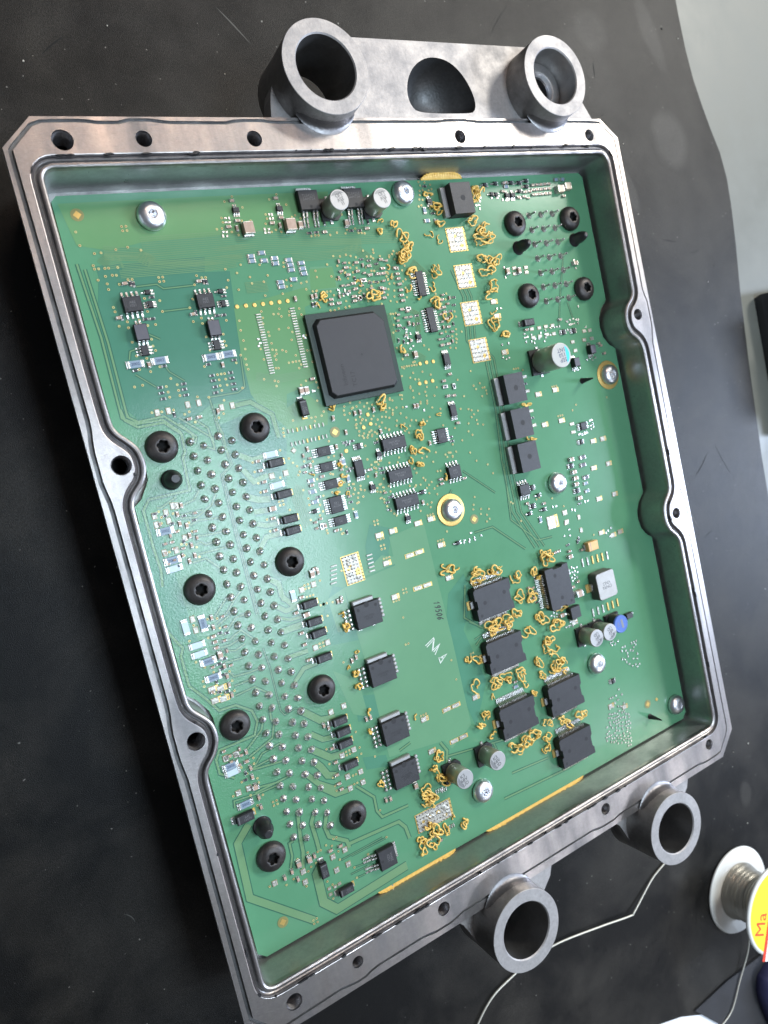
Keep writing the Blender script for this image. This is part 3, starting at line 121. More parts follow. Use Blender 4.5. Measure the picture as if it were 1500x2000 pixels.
mat('ceramic_cream', (.55, .45, .33), .45, col2=(.62, .52, .40), cscale=6)
mat('resistor_black', (.03, .032, .038), .4)
mat('resistor_blue', (.17, .235, .30), .4, col2=(.21, .275, .34), cscale=8)
mat('resistor_white', (.42, .52, .58), .4)
mat('ink_blue', (.015, .03, .10), .5)
mat('tantalum', (.62, .34, .12), .5, col2=(.70, .42, .17), cscale=4)
mat('inductor_grey', (.30, .29, .27), .42, .35, bump=(50, .3), col2=(.36, .35, .33), cscale=3)
mat('inductor_side', (.07, .065, .055), .5)
mat('cap_sleeve', (.36, .355, .29), .30, .45, col2=(.42, .41, .35), cscale=2)
mat('cap_top', (.36, .355, .35), .55, .75, bump=(60, .15))
mat('cap_ink', (.035, .035, .04), .5)
mat('cap_grey', (.20, .205, .21), .4, .5)
mat('cap_blue', (.05, .50, .74), .35, .2)
mat('cap_white', (.38, .38, .35), .4, .2)
mat('coil_blue', (.06, .13, .42), .4)
mat('plastic_black', (.012, .012, .013), .38, bump=(30, .1))
mat('steel', (.88, .89, .92), .33, 1., bump=(14, .18), col2=(.60, .62, .66), cscale=5, rvar=.06)
mat('steel_dark', (.25, .26, .28), .3, 1.)
mat('black_screw', (.030, .028, .028), .42, .55, bump=(45, .3), col2=(.055, .048, .045), cscale=4, rvar=.08)
mat('glue', (.74, .50, .13), .38, spec=.5, col2=(.64, .39, .07), cscale=5)
mat('gel', (.78, .50, .10), .5, bump=(12, .6), col2=(.70, .40, .07), cscale=3)
mat('ink_black', (.008, .008, .010), .5)
mat('chalk', (.62, .68, .62), .8)
mat('silk', (.22, .40, .26), .5)
mat('sealant', (.010, .010, .012), .55, bump=(20, .8))
def aluminium(name, c1, c2, rough, streak, strength):
    m = mat(name, c1, rough, 1., bump=(14, strength, streak), col2=c2, cscale=1.3, rvar=.09)
    nt = m.node_tree; N = nt.nodes; L = nt.links; b = N['Principled BSDF']
    n = N.new('ShaderNodeTexNoise'); n.inputs['Scale'].default_value = 9; n.inputs['Detail'].default_value = 8; n.inputs['Roughness'].default_value = .8
    L.new(N['Geometry'].outputs['Position'], n.inputs['Vector'])
    r = N.new('ShaderNodeMapRange'); r.inputs[1].default_value = .35; r.inputs[2].default_value = .62; r.inputs[3].default_value = .84; r.inputs[4].default_value = 1
    L.new(n.outputs['Fac'], r.inputs[0])
    mx = N.new('ShaderNodeMix'); mx.data_type = 'RGBA'; mx.blend_type = 'MULTIPLY'; mx.inputs[0].default_value = 1
    old = b.inputs['Base Color'].links[0].from_socket
    L.new(old, mx.inputs[6]); L.new(r.outputs[0], mx.inputs[7]); L.new(mx.outputs[2], b.inputs['Base Color'])
    return m
aluminium('cast_alloy', (.47, .45, .435), (.30, .29, .285), .46, (1, 1, 1), .55)
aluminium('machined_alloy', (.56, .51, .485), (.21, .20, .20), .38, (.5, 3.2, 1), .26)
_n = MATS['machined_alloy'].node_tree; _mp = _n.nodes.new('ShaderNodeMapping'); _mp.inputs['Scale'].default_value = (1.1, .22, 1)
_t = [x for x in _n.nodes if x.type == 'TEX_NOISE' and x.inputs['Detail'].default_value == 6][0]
_n.links.new(_n.nodes['Geometry'].outputs['Position'], _mp.inputs['Vector']); _n.links.new(_mp.outputs[0], _t.inputs['Vector']); _t.inputs['Scale'].default_value = 1.0; _t.inputs['Roughness'].default_value = .5  # dark bands in the base colour paint in reflections as well as machining wear
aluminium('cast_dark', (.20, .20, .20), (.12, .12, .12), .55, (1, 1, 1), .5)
aluminium('ring_face', (.46, .44, .43), (.37, .355, .35), .66, (1, 1, 1), .25)
aluminium('groove_alloy', (.26, .25, .25), (.16, .155, .16), .45, (1, 1, 1), .5)
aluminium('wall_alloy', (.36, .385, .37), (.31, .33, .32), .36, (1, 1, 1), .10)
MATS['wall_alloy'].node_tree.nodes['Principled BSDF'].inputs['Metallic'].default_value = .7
aluminium('boss_side', (.46, .445, .43), (.26, .25, .245), .5, (1, 1, 1), .35)
aluminium('boss_bore', (.46, .45, .44), (.36, .355, .35), .40, (.3, .3, 6), .15)
# ---------------------------------------------------------------- mesh helpers
class MB:
    def __init__(s): s.v = []; s.f = []; s.m = []; s.mats = []; s.sm = []
    def mi(s, name):
        if name not in s.mats: s.mats.append(name)
        return s.mats.index(name)
    def add(s, vs, fs, mt, smooth=False):
        o = len(s.v); s.v += [tuple(p) for p in vs]; k = s.mi(mt)
        for f in fs: s.f.append([i+o for i in f]); s.m.append(k); s.sm.append(smooth)
    def box(s, x0, x1, y0, y1, z0, z1, mt, ch=0., top=None, bottom=False):
        """box with chamfered top edge"""
        if ch <= 0:
            vs = [(x0,y0,z0),(x1,y0,z0),(x1,y1,z0),(x0,y1,z0),(x0,y0,z1),(x1,y0,z1),(x1,y1,z1),(x0,y1,z1)]
            s.add(vs, [(0,1,5,4),(1,2,6,5),(2,3,7,6),(3,0,4,7)], mt); s.add([vs[i] for i in (4,5,6,7)], [(0,1,2,3)], top or mt)
            if bottom: s.add([vs[i] for i in (0,3,2,1)], [(0,1,2,3)], mt)
            return
        zc = z1-ch
        r = lambda d, z: [(x0+d,y0+d,z),(x1-d,y0+d,z),(x1-d,y1-d,z),(x0+d,y1-d,z)]
        vs = r(ch*.6,z0)+r(0,(z0+zc)/2)+r(ch*.15,zc)+r(ch*.9,z1)
        fs = [(k*4+i, k*4+(i+1)%4, k*4+4+(i+1)%4, k*4+4+i) for k in range(3) for i in range(4)]
        s.add(vs, fs, mt); s.add(vs[12:], [(0,1,2,3)], top or mt)
    def lathe(s, prof, n, mt, c=(0,0), smooth=True, cap=True, lobes=None):
        """prof: (r, z[, material]) from outside in; lobes(r_index) -> radius function"""
        o = len(s.v)
        for k, p in enumerate(prof):
            for i in range(n):
                a = 2*math.pi*i/n; r = p[0]
                if lobes and k in lobes: r *= 1+.13*math.cos(6*a)
                s.v.append((c[0]+r*math.cos(a), c[1]+r*math.sin(a), p[1]))
        for k in range(len(prof)-1):
            mm = s.mi(prof[k][2] if len(prof[k]) > 2 else mt)
            for i in range(n):
                s.f.append([o+k*n+i, o+k*n+(i+1)%n, o+(k+1)*n+(i+1)%n, o+(k+1)*n+i]); s.m.append(mm); s.sm.append(smooth)
        if cap:
            p = prof[-1]; s.f.append([o+(len(prof)-1)*n+i for i in range(n)]); s.m.append(s.mi(p[2] if len(p) > 2 else mt)); s.sm.append(False)
    def tube(s, pts, r, mt, n=6, caps=True):
        pts = [Vector(p) for p in pts]; o = len(s.v)
        up = Vector((0,0,1))
        for k, p in enumerate(pts):
            t = (pts[min(k+1, len(pts)-1)]-pts[max(k-1, 0)])
            if t.length < 1e-7: t = Vector((1,0,0))
            t.normalize(); a = t.cross(up)
            if a.length < .05: a = t.cross(Vector((1,0,0)))
            a.normalize(); b = a.cross(t)
            rr = r[k] if isinstance(r, list) else r
            for i in range(n):
                th = 2*math.pi*i/n; q = p+a*(rr*math.cos(th))+b*(rr*math.sin(th)); s.v.append(tuple(q))
        mm = s.mi(mt)
        for k in range(len(pts)-1):
            for i in range(n):
                s.f.append([o+k*n+i, o+(k+1)*n+i, o+(k+1)*n+(i+1)%n, o+k*n+(i+1)%n]); s.m.append(mm); s.sm.append(True)
        if caps:
            s.f.append([o+i for i in range(n)]); s.m.append(mm); s.sm.append(False)
            s.f.append([o+(len(pts)-1)*n+n-1-i for i in range(n)]); s.m.append(mm); s.sm.append(False)
    def poly(s, pts, z, mt, thick=0., holes=()):
        """flat polygon (with holes) at height z, optional side skirt downward"""
        loops = [[Vector((p[0],p[1],0)) for p in pts]]+[[Vector((p[0],p[1],0)) for p in h] for h in holes]
        tri = tessellate_polygon(loops); flat = [(p.x,p.y,z) for l in loops for p in l]
        out = []
        for t in tri:
            a,b,c = (flat[i] for i in t)
            cr = (b[0]-a[0])*(c[1]-a[1])-(b[1]-a[1])*(c[0]-a[0])
            out.append(list(t) if cr > 0 else [t[0],t[2],t[1]])
        s.add(flat, out, mt)
        if thick:
            for l in loops:
                n = len(l); vs = [(p.x,p.y,z) for p in l]+[(p.x,p.y,z-thick) for p in l]
                s.add(vs, [(i,(i+1)%n,n+(i+1)%n,n+i) for i in range(n)], mt)
    def mesh(s, name):
        me = bpy.data.meshes.new(name); me.from_pydata(s.v, [], s.f)
        for n in s.mats: me.materials.append(MATS[n])
        me.polygons.foreach_set('material_index', s.m); me.polygons.foreach_set('use_smooth', s.sm)
        me.update(); return me
def link(name, data, parent=None, loc=(0,0,0), rz=0., **kw):
    o = bpy.data.objects.new(name, data); sc.collection.objects.link(o)
    o.location = loc; o.rotation_euler = (0,0,rz)
    if parent: o.parent = parent
    for k, v in kw.items(): o[k] = v
    return o
TXT = {}
def text(s, size, mt, bold=0.):
    key = (s, size, mt)
    if key not in TXT:
        c = bpy.data.curves.new('lettering', 'FONT'); c.body = s; c.size = size; c.align_x = 'CENTER'; c.align_y = 'CENTER'; c.space_line = .85
        c.offset = bold; c.resolution_u = 2
        o = bpy.data.objects.new('tmp_text', c); sc.collection.objects.link(o)
        bpy.context.view_layer.update()
        me = bpy.data.meshes.new_from_object(o.evaluated_get(bpy.context.evaluated_depsgraph_get()))
        bpy.data.objects.remove(o); me.materials.clear(); me.materials.append(MATS[mt]); TXT[key] = me
    return TXT[key]
def rs(P, step=.1):
    """chaikin smoothed closed path resampled evenly"""
    for _ in range(3):
        Q = []
        for i in range(len(P)):
            a = P[i]; b = P[(i+1)%len(P)]
            Q.append((a[0]*.75+b[0]*.25, a[1]*.75+b[1]*.25)); Q.append((a[0]*.25+b[0]*.75, a[1]*.25+b[1]*.75))
        P = Q
    return resample(P, step)
def resample(P, step):
    out = []; carry = 0.
    for i in range(len(P)):
        a = Vector(P[i]); b = Vector(P[(i+1)%len(P)]); d = (b-a).length
        t = carry
        while t < d: out.append(tuple(a.lerp(b, t/d))); t += step
        carry = t-d
    return out
def offs(P, d):
    """offset a clockwise path outward"""
    n = len(P); out = []
    for i in range(n):
        a = Vector(P[i-2]); b = Vector(P[(i+2)%n]); t = (b-a)
        if t.length < 1e-6: t = Vector((1,0))
        t.normalize(); out.append((P[i][0]-t.y*d, P[i][1]+t.x*d))
    return out
def circle(cx, cy, r, n=28): return [(cx+r*math.cos(2*math.pi*i/n), cy+r*math.sin(2*math.pi*i/n)) for i in range(n)]
# ---------------------------------------------------------------- the setting
ZM = -2.0
m = mat('table_paint', (.125, .13, .112), .5, col2=(.15, .155, .135), cscale=.5, rvar=.06, bump=(3, .15))
q = MB(); q.box(-60, 110, -70, 90, -4.5, ZM-.3, 'table_paint'); link('workbench', q.mesh('workbench'), kind='structure')
mat('mat_rubber', (.022, .022, .023), .50, spec=.22, bump=(40, .6))
nt = MATS['mat_rubber'].node_tree; N = nt.nodes; L = nt.links; b = N['Principled BSDF']; geo = N['Geometry']
n1 = N.new('ShaderNodeTexNoise'); n1.inputs['Scale'].default_value = .28; n1.inputs['Detail'].default_value = 9; n1.inputs['Roughness'].default_value = .62; n1.inputs['Distortion'].default_value = .3
n2 = N.new('ShaderNodeTexNoise'); n2.inputs['Scale'].default_value = 20; n2.inputs['Detail'].default_value = 5; n2.inputs['Roughness'].default_value = .8
n3 = N.new('ShaderNodeTexNoise'); n3.inputs['Scale'].default_value = 7.; n3.inputs['Detail'].default_value = 1
for n in (n1, n2, n3): L.new(geo.outputs['Position'], n.inputs['Vector'])
r1 = N.new('ShaderNodeMapRange'); r1.inputs[1].default_value = .42; r1.inputs[2].default_value = .66; L.new(n1.outputs['Fac'], r1.inputs[0])
r2 = N.new('ShaderNodeMapRange'); r2.inputs[1].default_value = .35; r2.inputs[2].default_value = .70; r2.inputs[3].default_value = .30; r2.inputs[4].default_value = 1.7; L.new(n2.outputs['Fac'], r2.inputs[0])
r3 = N.new('ShaderNodeMapRange'); r3.inputs[1].default_value = .765; r3.inputs[2].default_value = .80; L.new(n3.outputs['Fac'], r3.inputs[0])
x1 = N.new('ShaderNodeMix'); x1.data_type = 'RGBA'; x1.inputs[6].default_value = (.0042, .0040, .0038, 1); x1.inputs[7].default_value = (.027, .0245, .021, 1)
x2 = N.new('ShaderNodeMix'); x2.data_type = 'RGBA'; x2.blend_type = 'MULTIPLY'; x2.inputs[0].default_value = 1
x3 = N.new('ShaderNodeMix'); x3.data_type = 'RGBA'; x3.inputs[7].default_value = (.20, .19, .17, 1)
L.new(r1.outputs[0], x1.inputs[0]); L.new(x1.outputs[2], x2.inputs[6]); L.new(r2.outputs[0], x2.inputs[7])
L.new(r3.outputs[0], x3.inputs[0]); L.new(x2.outputs[2], x3.inputs[6]); L.new(x3.outputs[2], b.inputs['Base Color'])
prev = x3.outputs[2]
for (cx, cy, rx, ry, a, st) in [(26.308, 23.701, 1.1, 1.2, 0, 0.3), (22.816, 21.446, 0.35, 1.1, 0.3, 0.22), (25.915, 27.94, 0.5, 1.6, 0.3, 0.22), (22.569, 27.945, 0.9, 0.8, 0, 0.18), (21.541, 4.498, 0.9, 0.35, 0.5, 0.25), (21.491, 3.69, 0.8, 0.3, 0.6, 0.22), (18.79, -12.6, 1.3, 2.2, 0.3, 0.12), (18.416, -6.421, 0.8, 1.6, 0, 0.14), (22.212, 26.617, 1.2, 2.2, 0.5, 0.1), (3.512, 26.559, 2.2, 1.4, 0, 0.05), (5.946, 25.945, 1.6, 1.3, 0, 0.07), (23.098, -6.176, 0.4, 0.6, 0, 0.2)]:
    mp = N.new('ShaderNodeMapping'); mp.vector_type = 'TEXTURE'; mp.inputs['Location'].default_value = (cx, cy, 0); mp.inputs['Rotation'].default_value = (0, 0, a); mp.inputs['Scale'].default_value = (rx, ry, 1e6)
    wb = N.new('ShaderNodeVectorMath'); wb.operation = 'SCALE'; L.new(n1.outputs['Color'], wb.inputs[0]); wb.inputs[3].default_value = min(rx, ry)*.9
    ad = N.new('ShaderNodeVectorMath'); ad.operation = 'ADD'; L.new(geo.outputs['Position'], ad.inputs[0]); L.new(wb.outputs[0], ad.inputs[1])
    L.new(ad.outputs[0], mp.inputs['Vector']); ln = N.new('ShaderNodeVectorMath'); ln.operation = 'LENGTH'; L.new(mp.outputs[0], ln.inputs[0])
    mr = N.new('ShaderNodeMapRange'); mr.inputs[1].default_value = 1.15; mr.inputs[2].default_value = .72; mr.inputs[3].default_value = 0; mr.inputs[4].default_value = st*.7; L.new(ln.outputs['Value'], mr.inputs[0])
    ml = N.new('ShaderNodeMath'); ml.operation = 'MULTIPLY'; L.new(mr.outputs[0], ml.inputs[0]); L.new(r2.outputs[0], ml.inputs[1])
    xs = N.new('ShaderNodeMix'); xs.data_type = 'RGBA'; xs.inputs[7].default_value = (.16, .15, .135, 1); L.new(ml.outputs[0], xs.inputs[0]); L.new(prev, xs.inputs[6]); prev = xs.outputs[2]
L.new(prev, b.inputs['Base Color'])
rr = N.new('ShaderNodeMapRange'); rr.inputs[3].default_value = .34; rr.inputs[4].default_value = .48; L.new(n1.outputs['Fac'], rr.inputs[0]); L.new(rr.outputs[0], b.inputs['Roughness'])
edge = [(27.6,40),(27.7,29.2),(27.85,26.4),(28.4,24.2),(29.14,22.1),(29.1,19.6),(28.55,15.1),(28.07,6.3),(28.4,-2),(29.5,-12),(31,-30),(-40,-30),(-40,40)]
ed2 = []
for i, p in enumerate(edge):
    a, c_ = edge[i-1], edge[(i+1)%len(edge)]
    if 1 <= i <= 9: ed2 += [(p[0]*.75+a[0]*.25, p[1]*.75+a[1]*.25), (p[0]*.75+c_[0]*.25, p[1]*.75+c_[1]*.25)]
    else: ed2.append(p)
q = MB(); q.poly(ed2, ZM, 'mat_rubber', .29)
link('rubber_mat', q.mesh('rubber_mat'), label='worn black rubber work mat with dusty smudges under the metal housing', category='work mat')
mat('dust_fleck', (.50, .48, .42), .6)
mat('dark_scuff', (.002, .002, .002), .8); mat('scratch', (.07, .068, .06), .6)
q = MB(); rd = random.Random(3)
for i in range(50):
    x = rd.uniform(-9, 28); y = rd.uniform(-16, 33)
    if -2.2 < x < 19.2 and -2 < y < 25.2: continue
    r = rd.choice([.015,.02,.025,.04]); a = rd.uniform(0, 3)
    pts = [(x+r*rd.uniform(.5,1.3)*math.cos(a+k*1.256), y+r*rd.uniform(.5,1.3)*math.sin(a+k*1.256)) for k in range(5)]
    q.poly(pts, ZM+.03, 'dust_fleck' if rd.random() < .75 else 'dark_scuff', .028)
for i in range(26):
    x = rd.uniform(-9, 27); y = rd.choice([rd.uniform(25.5, 31), rd.uniform(-14, -2.5), rd.uniform(0, 20)]); a = rd.uniform(0, 3.1); L_ = rd.uniform(.3, 1.6); w_ = rd.uniform(.008, .022); cv = rd.uniform(-.3, .3)
    if -2.2 < x < 19.2 and -2 < y < 25.2: x = rd.uniform(19.5, 27)
    up, dn = [], []
    for k in range(7):
        t = k/6-.5; px_ = x+L_*t*math.cos(a)-cv*t*t*math.sin(a); py_ = y+L_*t*math.sin(a)+cv*t*t*math.cos(a); e = w_*(1-abs(2*t)**2)+.002
        up.append((px_-e*math.sin(a), py_+e*math.cos(a))); dn.append((px_+e*math.sin(a), py_-e*math.cos(a)))
    q.poly(up+dn[::-1], ZM+.006, 'dark_scuff' if i % 3 else 'scratch', .004)
link('dust', q.mesh('dust'), kind='stuff', label='pale crumbs of dust and filings scattered on the black mat', category='dust')
# ---------------------------------------------------------------- housing
HZ = 1.15
hs = link('control_unit_housing', None, label='cast aluminium control unit housing, open on top, with four round mounting bosses', category='metal housing')
IN = [(-.17,20.9),(-.17,21.2),(.0,21.37),(.35,21.37),(6,21.37),(12,21.37),(17.6,21.37),(17.98,21.36),(18.13,21.15),(18.13,20.8),
 (18.13,16.9),(18.12,16.5),(17.98,16.3),(17.72,16.1),(17.55,15.8),(17.54,15.4),(17.68,15.05),(17.95,14.85),(18.12,14.6),(18.14,14.2),
 (18.14,9.7),(18.12,9.3),(17.98,9.1),(17.72,8.85),(17.6,8.5),(17.6,8.1),(17.72,7.75),(18.0,7.5),(18.14,7.25),(18.15,6.9),
 (18.15,.5),(18.13,.15),(17.98,-.04),(17.6,-.06),(12,-.06),(6,-.06),(.3,-.06),(-.02,-.04),(-.17,.12),(-.17,.5),
 (-.17,5.8),(-.16,6.1),(-.06,6.3),(.16,6.5),(.33,6.8),(.36,7.1),(.30,7.42),(.10,7.68),(-.10,7.9),(-.17,8.2),
 (-.17,13.0),(-.15,13.3),(-.03,13.5),(.20,13.7),(.36,14.0),(.38,14.3),(.32,14.62),(.12,14.88),(-.10,15.1),(-.17,15.4)]
INs = rs(IN, .09)
F0 = [(-.66,21.78),(-.05,22.38),(1.0,22.40),(1.3,22.35),(1.9,22.35),(2.1,22.41),(2.7,22.41),(2.95,22.35),(4.6,22.34),(4.9,22.40),(5.6,22.40),(5.9,22.35),
 (6.5,22.36),(11.3,22.38),(11.6,22.42),(12.4,22.42),(12.7,22.37),(17.0,22.38),(18.05,22.36),(18.6,21.82),(18.6,16.5),(18.72,16.1),(18.74,15.2),(18.62,14.7),
 (18.62,9.1),(18.76,8.7),(18.78,7.9),(18.66,7.4),(18.72,-.5),(18.15,-1.16),(17.3,-1.18),(17.0,-1.10),(12.8,-1.10),(12.5,-1.18),(11.8,-1.18),(11.5,-1.10),(5.9,-1.10),(5.6,-1.20),(4.9,-1.20),(4.6,-1.12),(2.8,-1.12),(2.6,-1.22),(2.1,-1.22),(1.9,-1.14),
 (-.1,-1.18),(-.68,-.55),(-.64,6.2),(-.70,6.8),(-.70,7.5),(-.62,8.1),(-.62,13.4),(-.70,13.9),(-.70,14.8),(-.62,15.3)]
O0 = [(-.86,21.86),(-.12,22.56),(6,22.55),(12,22.55),(18.16,22.54),(18.86,21.9),(18.92,17),(18.98,12),(19.02,6),(19.08,-.62),(18.3,-1.46),(12,-1.46),(6,-1.47),(1,-1.46),(-.2,-1.44),(-.92,-.6),(-.88,6),(-.87,14)]
HOLES = [(.455,21.99,.245),(2.344,22.0,.2),(5.236,21.975,.21),(11.98,21.97,.2),(17.457,21.97,.2),(18.166,15.69,.2),(18.213,8.306,.2),(17.639,-.651,.2),(12.153,-.692,.2),(5.358,-.711,.21),(2.399,-.724,.17),(.439,-.749,.23),(-.202,14.274,.245),(-.224,7.087,.235)]
q = MB()
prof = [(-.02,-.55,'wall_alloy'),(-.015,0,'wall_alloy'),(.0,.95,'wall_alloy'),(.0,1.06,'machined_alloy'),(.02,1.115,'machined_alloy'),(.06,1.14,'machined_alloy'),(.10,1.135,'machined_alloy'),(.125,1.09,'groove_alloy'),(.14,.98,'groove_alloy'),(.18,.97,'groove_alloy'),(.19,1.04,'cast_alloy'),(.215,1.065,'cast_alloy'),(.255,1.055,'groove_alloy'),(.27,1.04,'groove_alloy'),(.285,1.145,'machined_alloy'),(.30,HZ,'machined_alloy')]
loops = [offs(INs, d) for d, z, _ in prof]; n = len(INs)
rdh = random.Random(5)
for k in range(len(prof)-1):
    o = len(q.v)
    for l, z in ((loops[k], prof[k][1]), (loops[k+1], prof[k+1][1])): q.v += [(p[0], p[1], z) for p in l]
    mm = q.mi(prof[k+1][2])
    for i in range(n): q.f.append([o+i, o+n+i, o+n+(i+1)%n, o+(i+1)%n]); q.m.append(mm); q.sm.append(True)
FL = resample(F0, .25)
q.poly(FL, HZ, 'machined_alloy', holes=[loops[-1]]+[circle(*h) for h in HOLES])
n = len(F0)
FB = offs(FL, .02); n = len(FL)
q.add([(p[0],p[1],HZ) for p in FL]+[(p[0],p[1],1.03) for p in FB], [(i,n+i,n+(i+1)%n,(i+1)%n) for i in range(n)], 'cast_dark')
OB = offs(FL, .11)
q.add([(p[0],p[1],1.03) for p in FB]+[(p[0],p[1],1.03) for p in OB], [(i,n+i,n+(i+1)%n,(i+1)%n) for i in range(n)], 'cast_dark')
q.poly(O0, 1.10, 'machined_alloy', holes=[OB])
q.add([(p[0],p[1],1.03) for p in OB]+[(p[0],p[1],1.10) for p in OB], [(i,n+i,n+(i+1)%n,(i+1)%n) for i in range(n)], 'cast_alloy')
OR = resample(O0, .3); n = len(OR)
def outer(d, z): return [(p[0],p[1],z) for p in offs(OR, d)]
O1 = O0; nn = len(O0)
q.add([(p[0],p[1],1.10) for p in O0]+[(p[0]*1.001-.012 if p[0] < 5 else p[0]+.03, p[1]+(.03 if p[1] > 10 else -.03),.98) for p in O0]+[(p[0]+(.25 if p[0] < 5 else -.25), p[1]+(-.25 if p[1] > 10 else .25),-1.7) for p in O0],
      [(i,nn+i,nn+(i+1)%nn,(i+1)%nn) for i in range(nn)]+[(nn+i,2*nn+i,2*nn+(i+1)%nn,nn+(i+1)%nn) for i in range(nn)], 'cast_alloy')
q.poly([(p[0]+(.3 if p[0] < 5 else -.3), p[1]+(-.3 if p[1] > 10 else .3)) for p in O0], -1.6, 'cast_alloy', .1)
for hx, hy, r in HOLES:                                   # threaded holes
    pr = [(r, HZ, 'steel')]
    for k in range(9): pr += [(r*.98, HZ-.06-k*.08, 'groove_alloy'), (r*.86, HZ-.10-k*.08, 'groove_alloy')]
    pr.append((r*.86, HZ-.95, 'hole')); pr.append((.01, HZ-1.0, 'hole'))
    q.lathe(pr, 28, 'groove_alloy', (hx, hy), smooth=False)
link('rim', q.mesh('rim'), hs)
q = MB(); q.poly(offs(INs, .05), -.24, 'cast_alloy'); link('floor_plate', q.mesh('floor_plate'), hs)
q = MB()                                                 # black sealant residue torn off along the groove
for i in range(260):
    k = rd.randrange(len(INs)); p = offs(INs, .275)[k] if i == 0 else None
gi = offs(INs, .28); gd = offs(INs, .24)
for i in range(130):
    k = rd.randrange(len(INs)); x, y = (gi if rd.random() < .7 else gd)[k]
    if not (y > 21.3 or y < 0 or rd.random() < .25): continue
    L_ = rd.uniform(.03, .16); h = rd.uniform(.012, .035); t = Vector(INs[(k+2)%len(INs)])-Vector(INs[k-2]); t.normalize()
    a = Vector((x, y)); pts = []
    for s_, w_ in ((-1, 0), (-.5, -h), (.3, -h*.6), (1, 0), (.4, h), (-.4, h*.8)):
        pts.append(tuple(a+t*(s_*L_)+Vector((-t.y, t.x))*(w_*rd.uniform(.7, 1.6))))
    q.poly(pts, HZ+.012, 'sealant', .06)
link('sealant_residue', q.mesh('sealant_residue'), hs, kind='stuff')
# bracket plate and bosses
BOSS = [(7.51,23.54),(15.75,23.54),(14.55,-2.33),(7.64,-2.37)]
plate = [(5.95,22.5),(6.1,23.2),(6.45,24.1),(6.9,24.6),(7.5,24.93),(15.7,24.96),(16.6,24.6),(17.5,23.6),(18.1,22.5),(18.1,22.2),(5.95,22.2)]
scoop0 = [(10.62,23.0),(10.55,23.35),(10.68,23.8),(11.0,24.2),(11.45,24.45),(11.9,24.5),(12.4,24.38),(12.8,24.0),(13.03,23.5),(13.08,23.1),(12.98,22.88),(12.8,22.8),(10.85,22.8)]
scoop = rs(scoop0, .12)
q = MB(); q.poly(plate, .88, 'ring_face', .6, holes=[scoop]+[circle(*BOSS[0], 1.0), circle(*BOSS[1], 1.0)])
ns = len(scoop); cx, cy = 11.75, 23.4; K_ = 12; vs = []
for k in range(K_+1):
    a = k/K_*math.pi/2; s_ = max(.02, math.cos(a)**.8); vs += [(cx+(p[0]-cx)*s_, cy+(p[1]-cy)*s_, .88-1.25*math.sin(a)) for p in scoop]
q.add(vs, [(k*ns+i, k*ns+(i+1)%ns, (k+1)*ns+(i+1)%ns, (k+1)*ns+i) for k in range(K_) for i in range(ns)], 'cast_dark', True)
link('bracket_plate', q.mesh('bracket_plate'), hs)
bm_ = MB(); bm_.lathe([(1.33,-.15),(1.29,.5),(1.268,1.785)], 96, 'boss_side', cap=False)
bm_.lathe([(1.268,1.785),(1.255,1.8),(.905,1.8),(.87,1.765)], 96, 'ring_face', cap=False, smooth=False)
bm_.lathe([(.87,1.765),(.86,.6),(.86,-.15),(1.33,-.15)], 96, 'boss_bore', cap=False)
bme = bm_.mesh('mounting_boss')
for i, (x, y) in enumerate(BOSS): bo = link('mounting_boss', bme, hs, (x, y, 0)); 
q = MB(); q.lathe([(.865,.98,'ring_face'),(.84,1.02,'ring_face'),(.62,1.02,'ring_face'),(.56,1.05,'ring_face'),(.50,1.03,'steel'),(.47,.9,'steel_dark'),(.42,.88,'hole'),(.40,.3,'hole')], 64, 'ring_face')
link('bushing', q.mesh('bushing'), hs, (15.75,23.54,0))
def web(pts, z1, z0):
    q = MB(); q.poly(pts, z1, 'ring_face', z1-z0); return q
for x, y in BOSS[2:]:
    pts = [(x-2.0,-1.40),(x-1.55,-1.95),(x-1.15,y-.55),(x-.6,y-1.05),(x+.6,y-1.0),(x+1.2,y-.5),(x+2.0,-2.1),(x+2.15,-1.75),(x+2.15,-1.40)]
    q = MB(); q.poly(pts, .70, 'ring_face', .25, holes=[circle(x, y, 1.05)])
    n8 = len(pts); q.add([(p[0],p[1],.45) for p in pts]+[(x+(p[0]-x)*.72, min(-1.4, y+(p[1]-y)*.80),-.2) for p in pts], [(k,(k+1)%n8,n8+(k+1)%n8,n8+k) for k in range(n8)], 'boss_side')
    link('web', q.mesh('web'), hs)
for x, y in BOSS:                                         # fillets where the bosses meet the flange
    s_ = -1 if y > 10 else 1
    q = MB(); cnt = 18; rings = []
    for (dr, z) in ((.0,1.55),(.02,1.38),(.06,1.25),(.13,1.175),(.24,1.154)):
        ring = []
        for k in range(cnt+1):
            a = math.radians(90*s_)+(k/cnt-.5)*1.55
            ed_ = max(0, math.cos((k/cnt-.5)*math.pi))
            ring.append((x+(1.262+dr*(.2+.8*ed_))*math.cos(a), y+(1.262+dr*(.2+.8*ed_))*math.sin(a), z))
        rings.append(ring)
    vs = [p for r_ in rings for p in r_]; c1 = cnt+1
    q.add(vs, [(j*c1+k, (j+1)*c1+k, (j+1)*c1+k+1, j*c1+k+1) for j in range(4) for k in range(cnt)], 'groove_alloy', True)
    link('fillet', q.mesh('fillet'), hs)
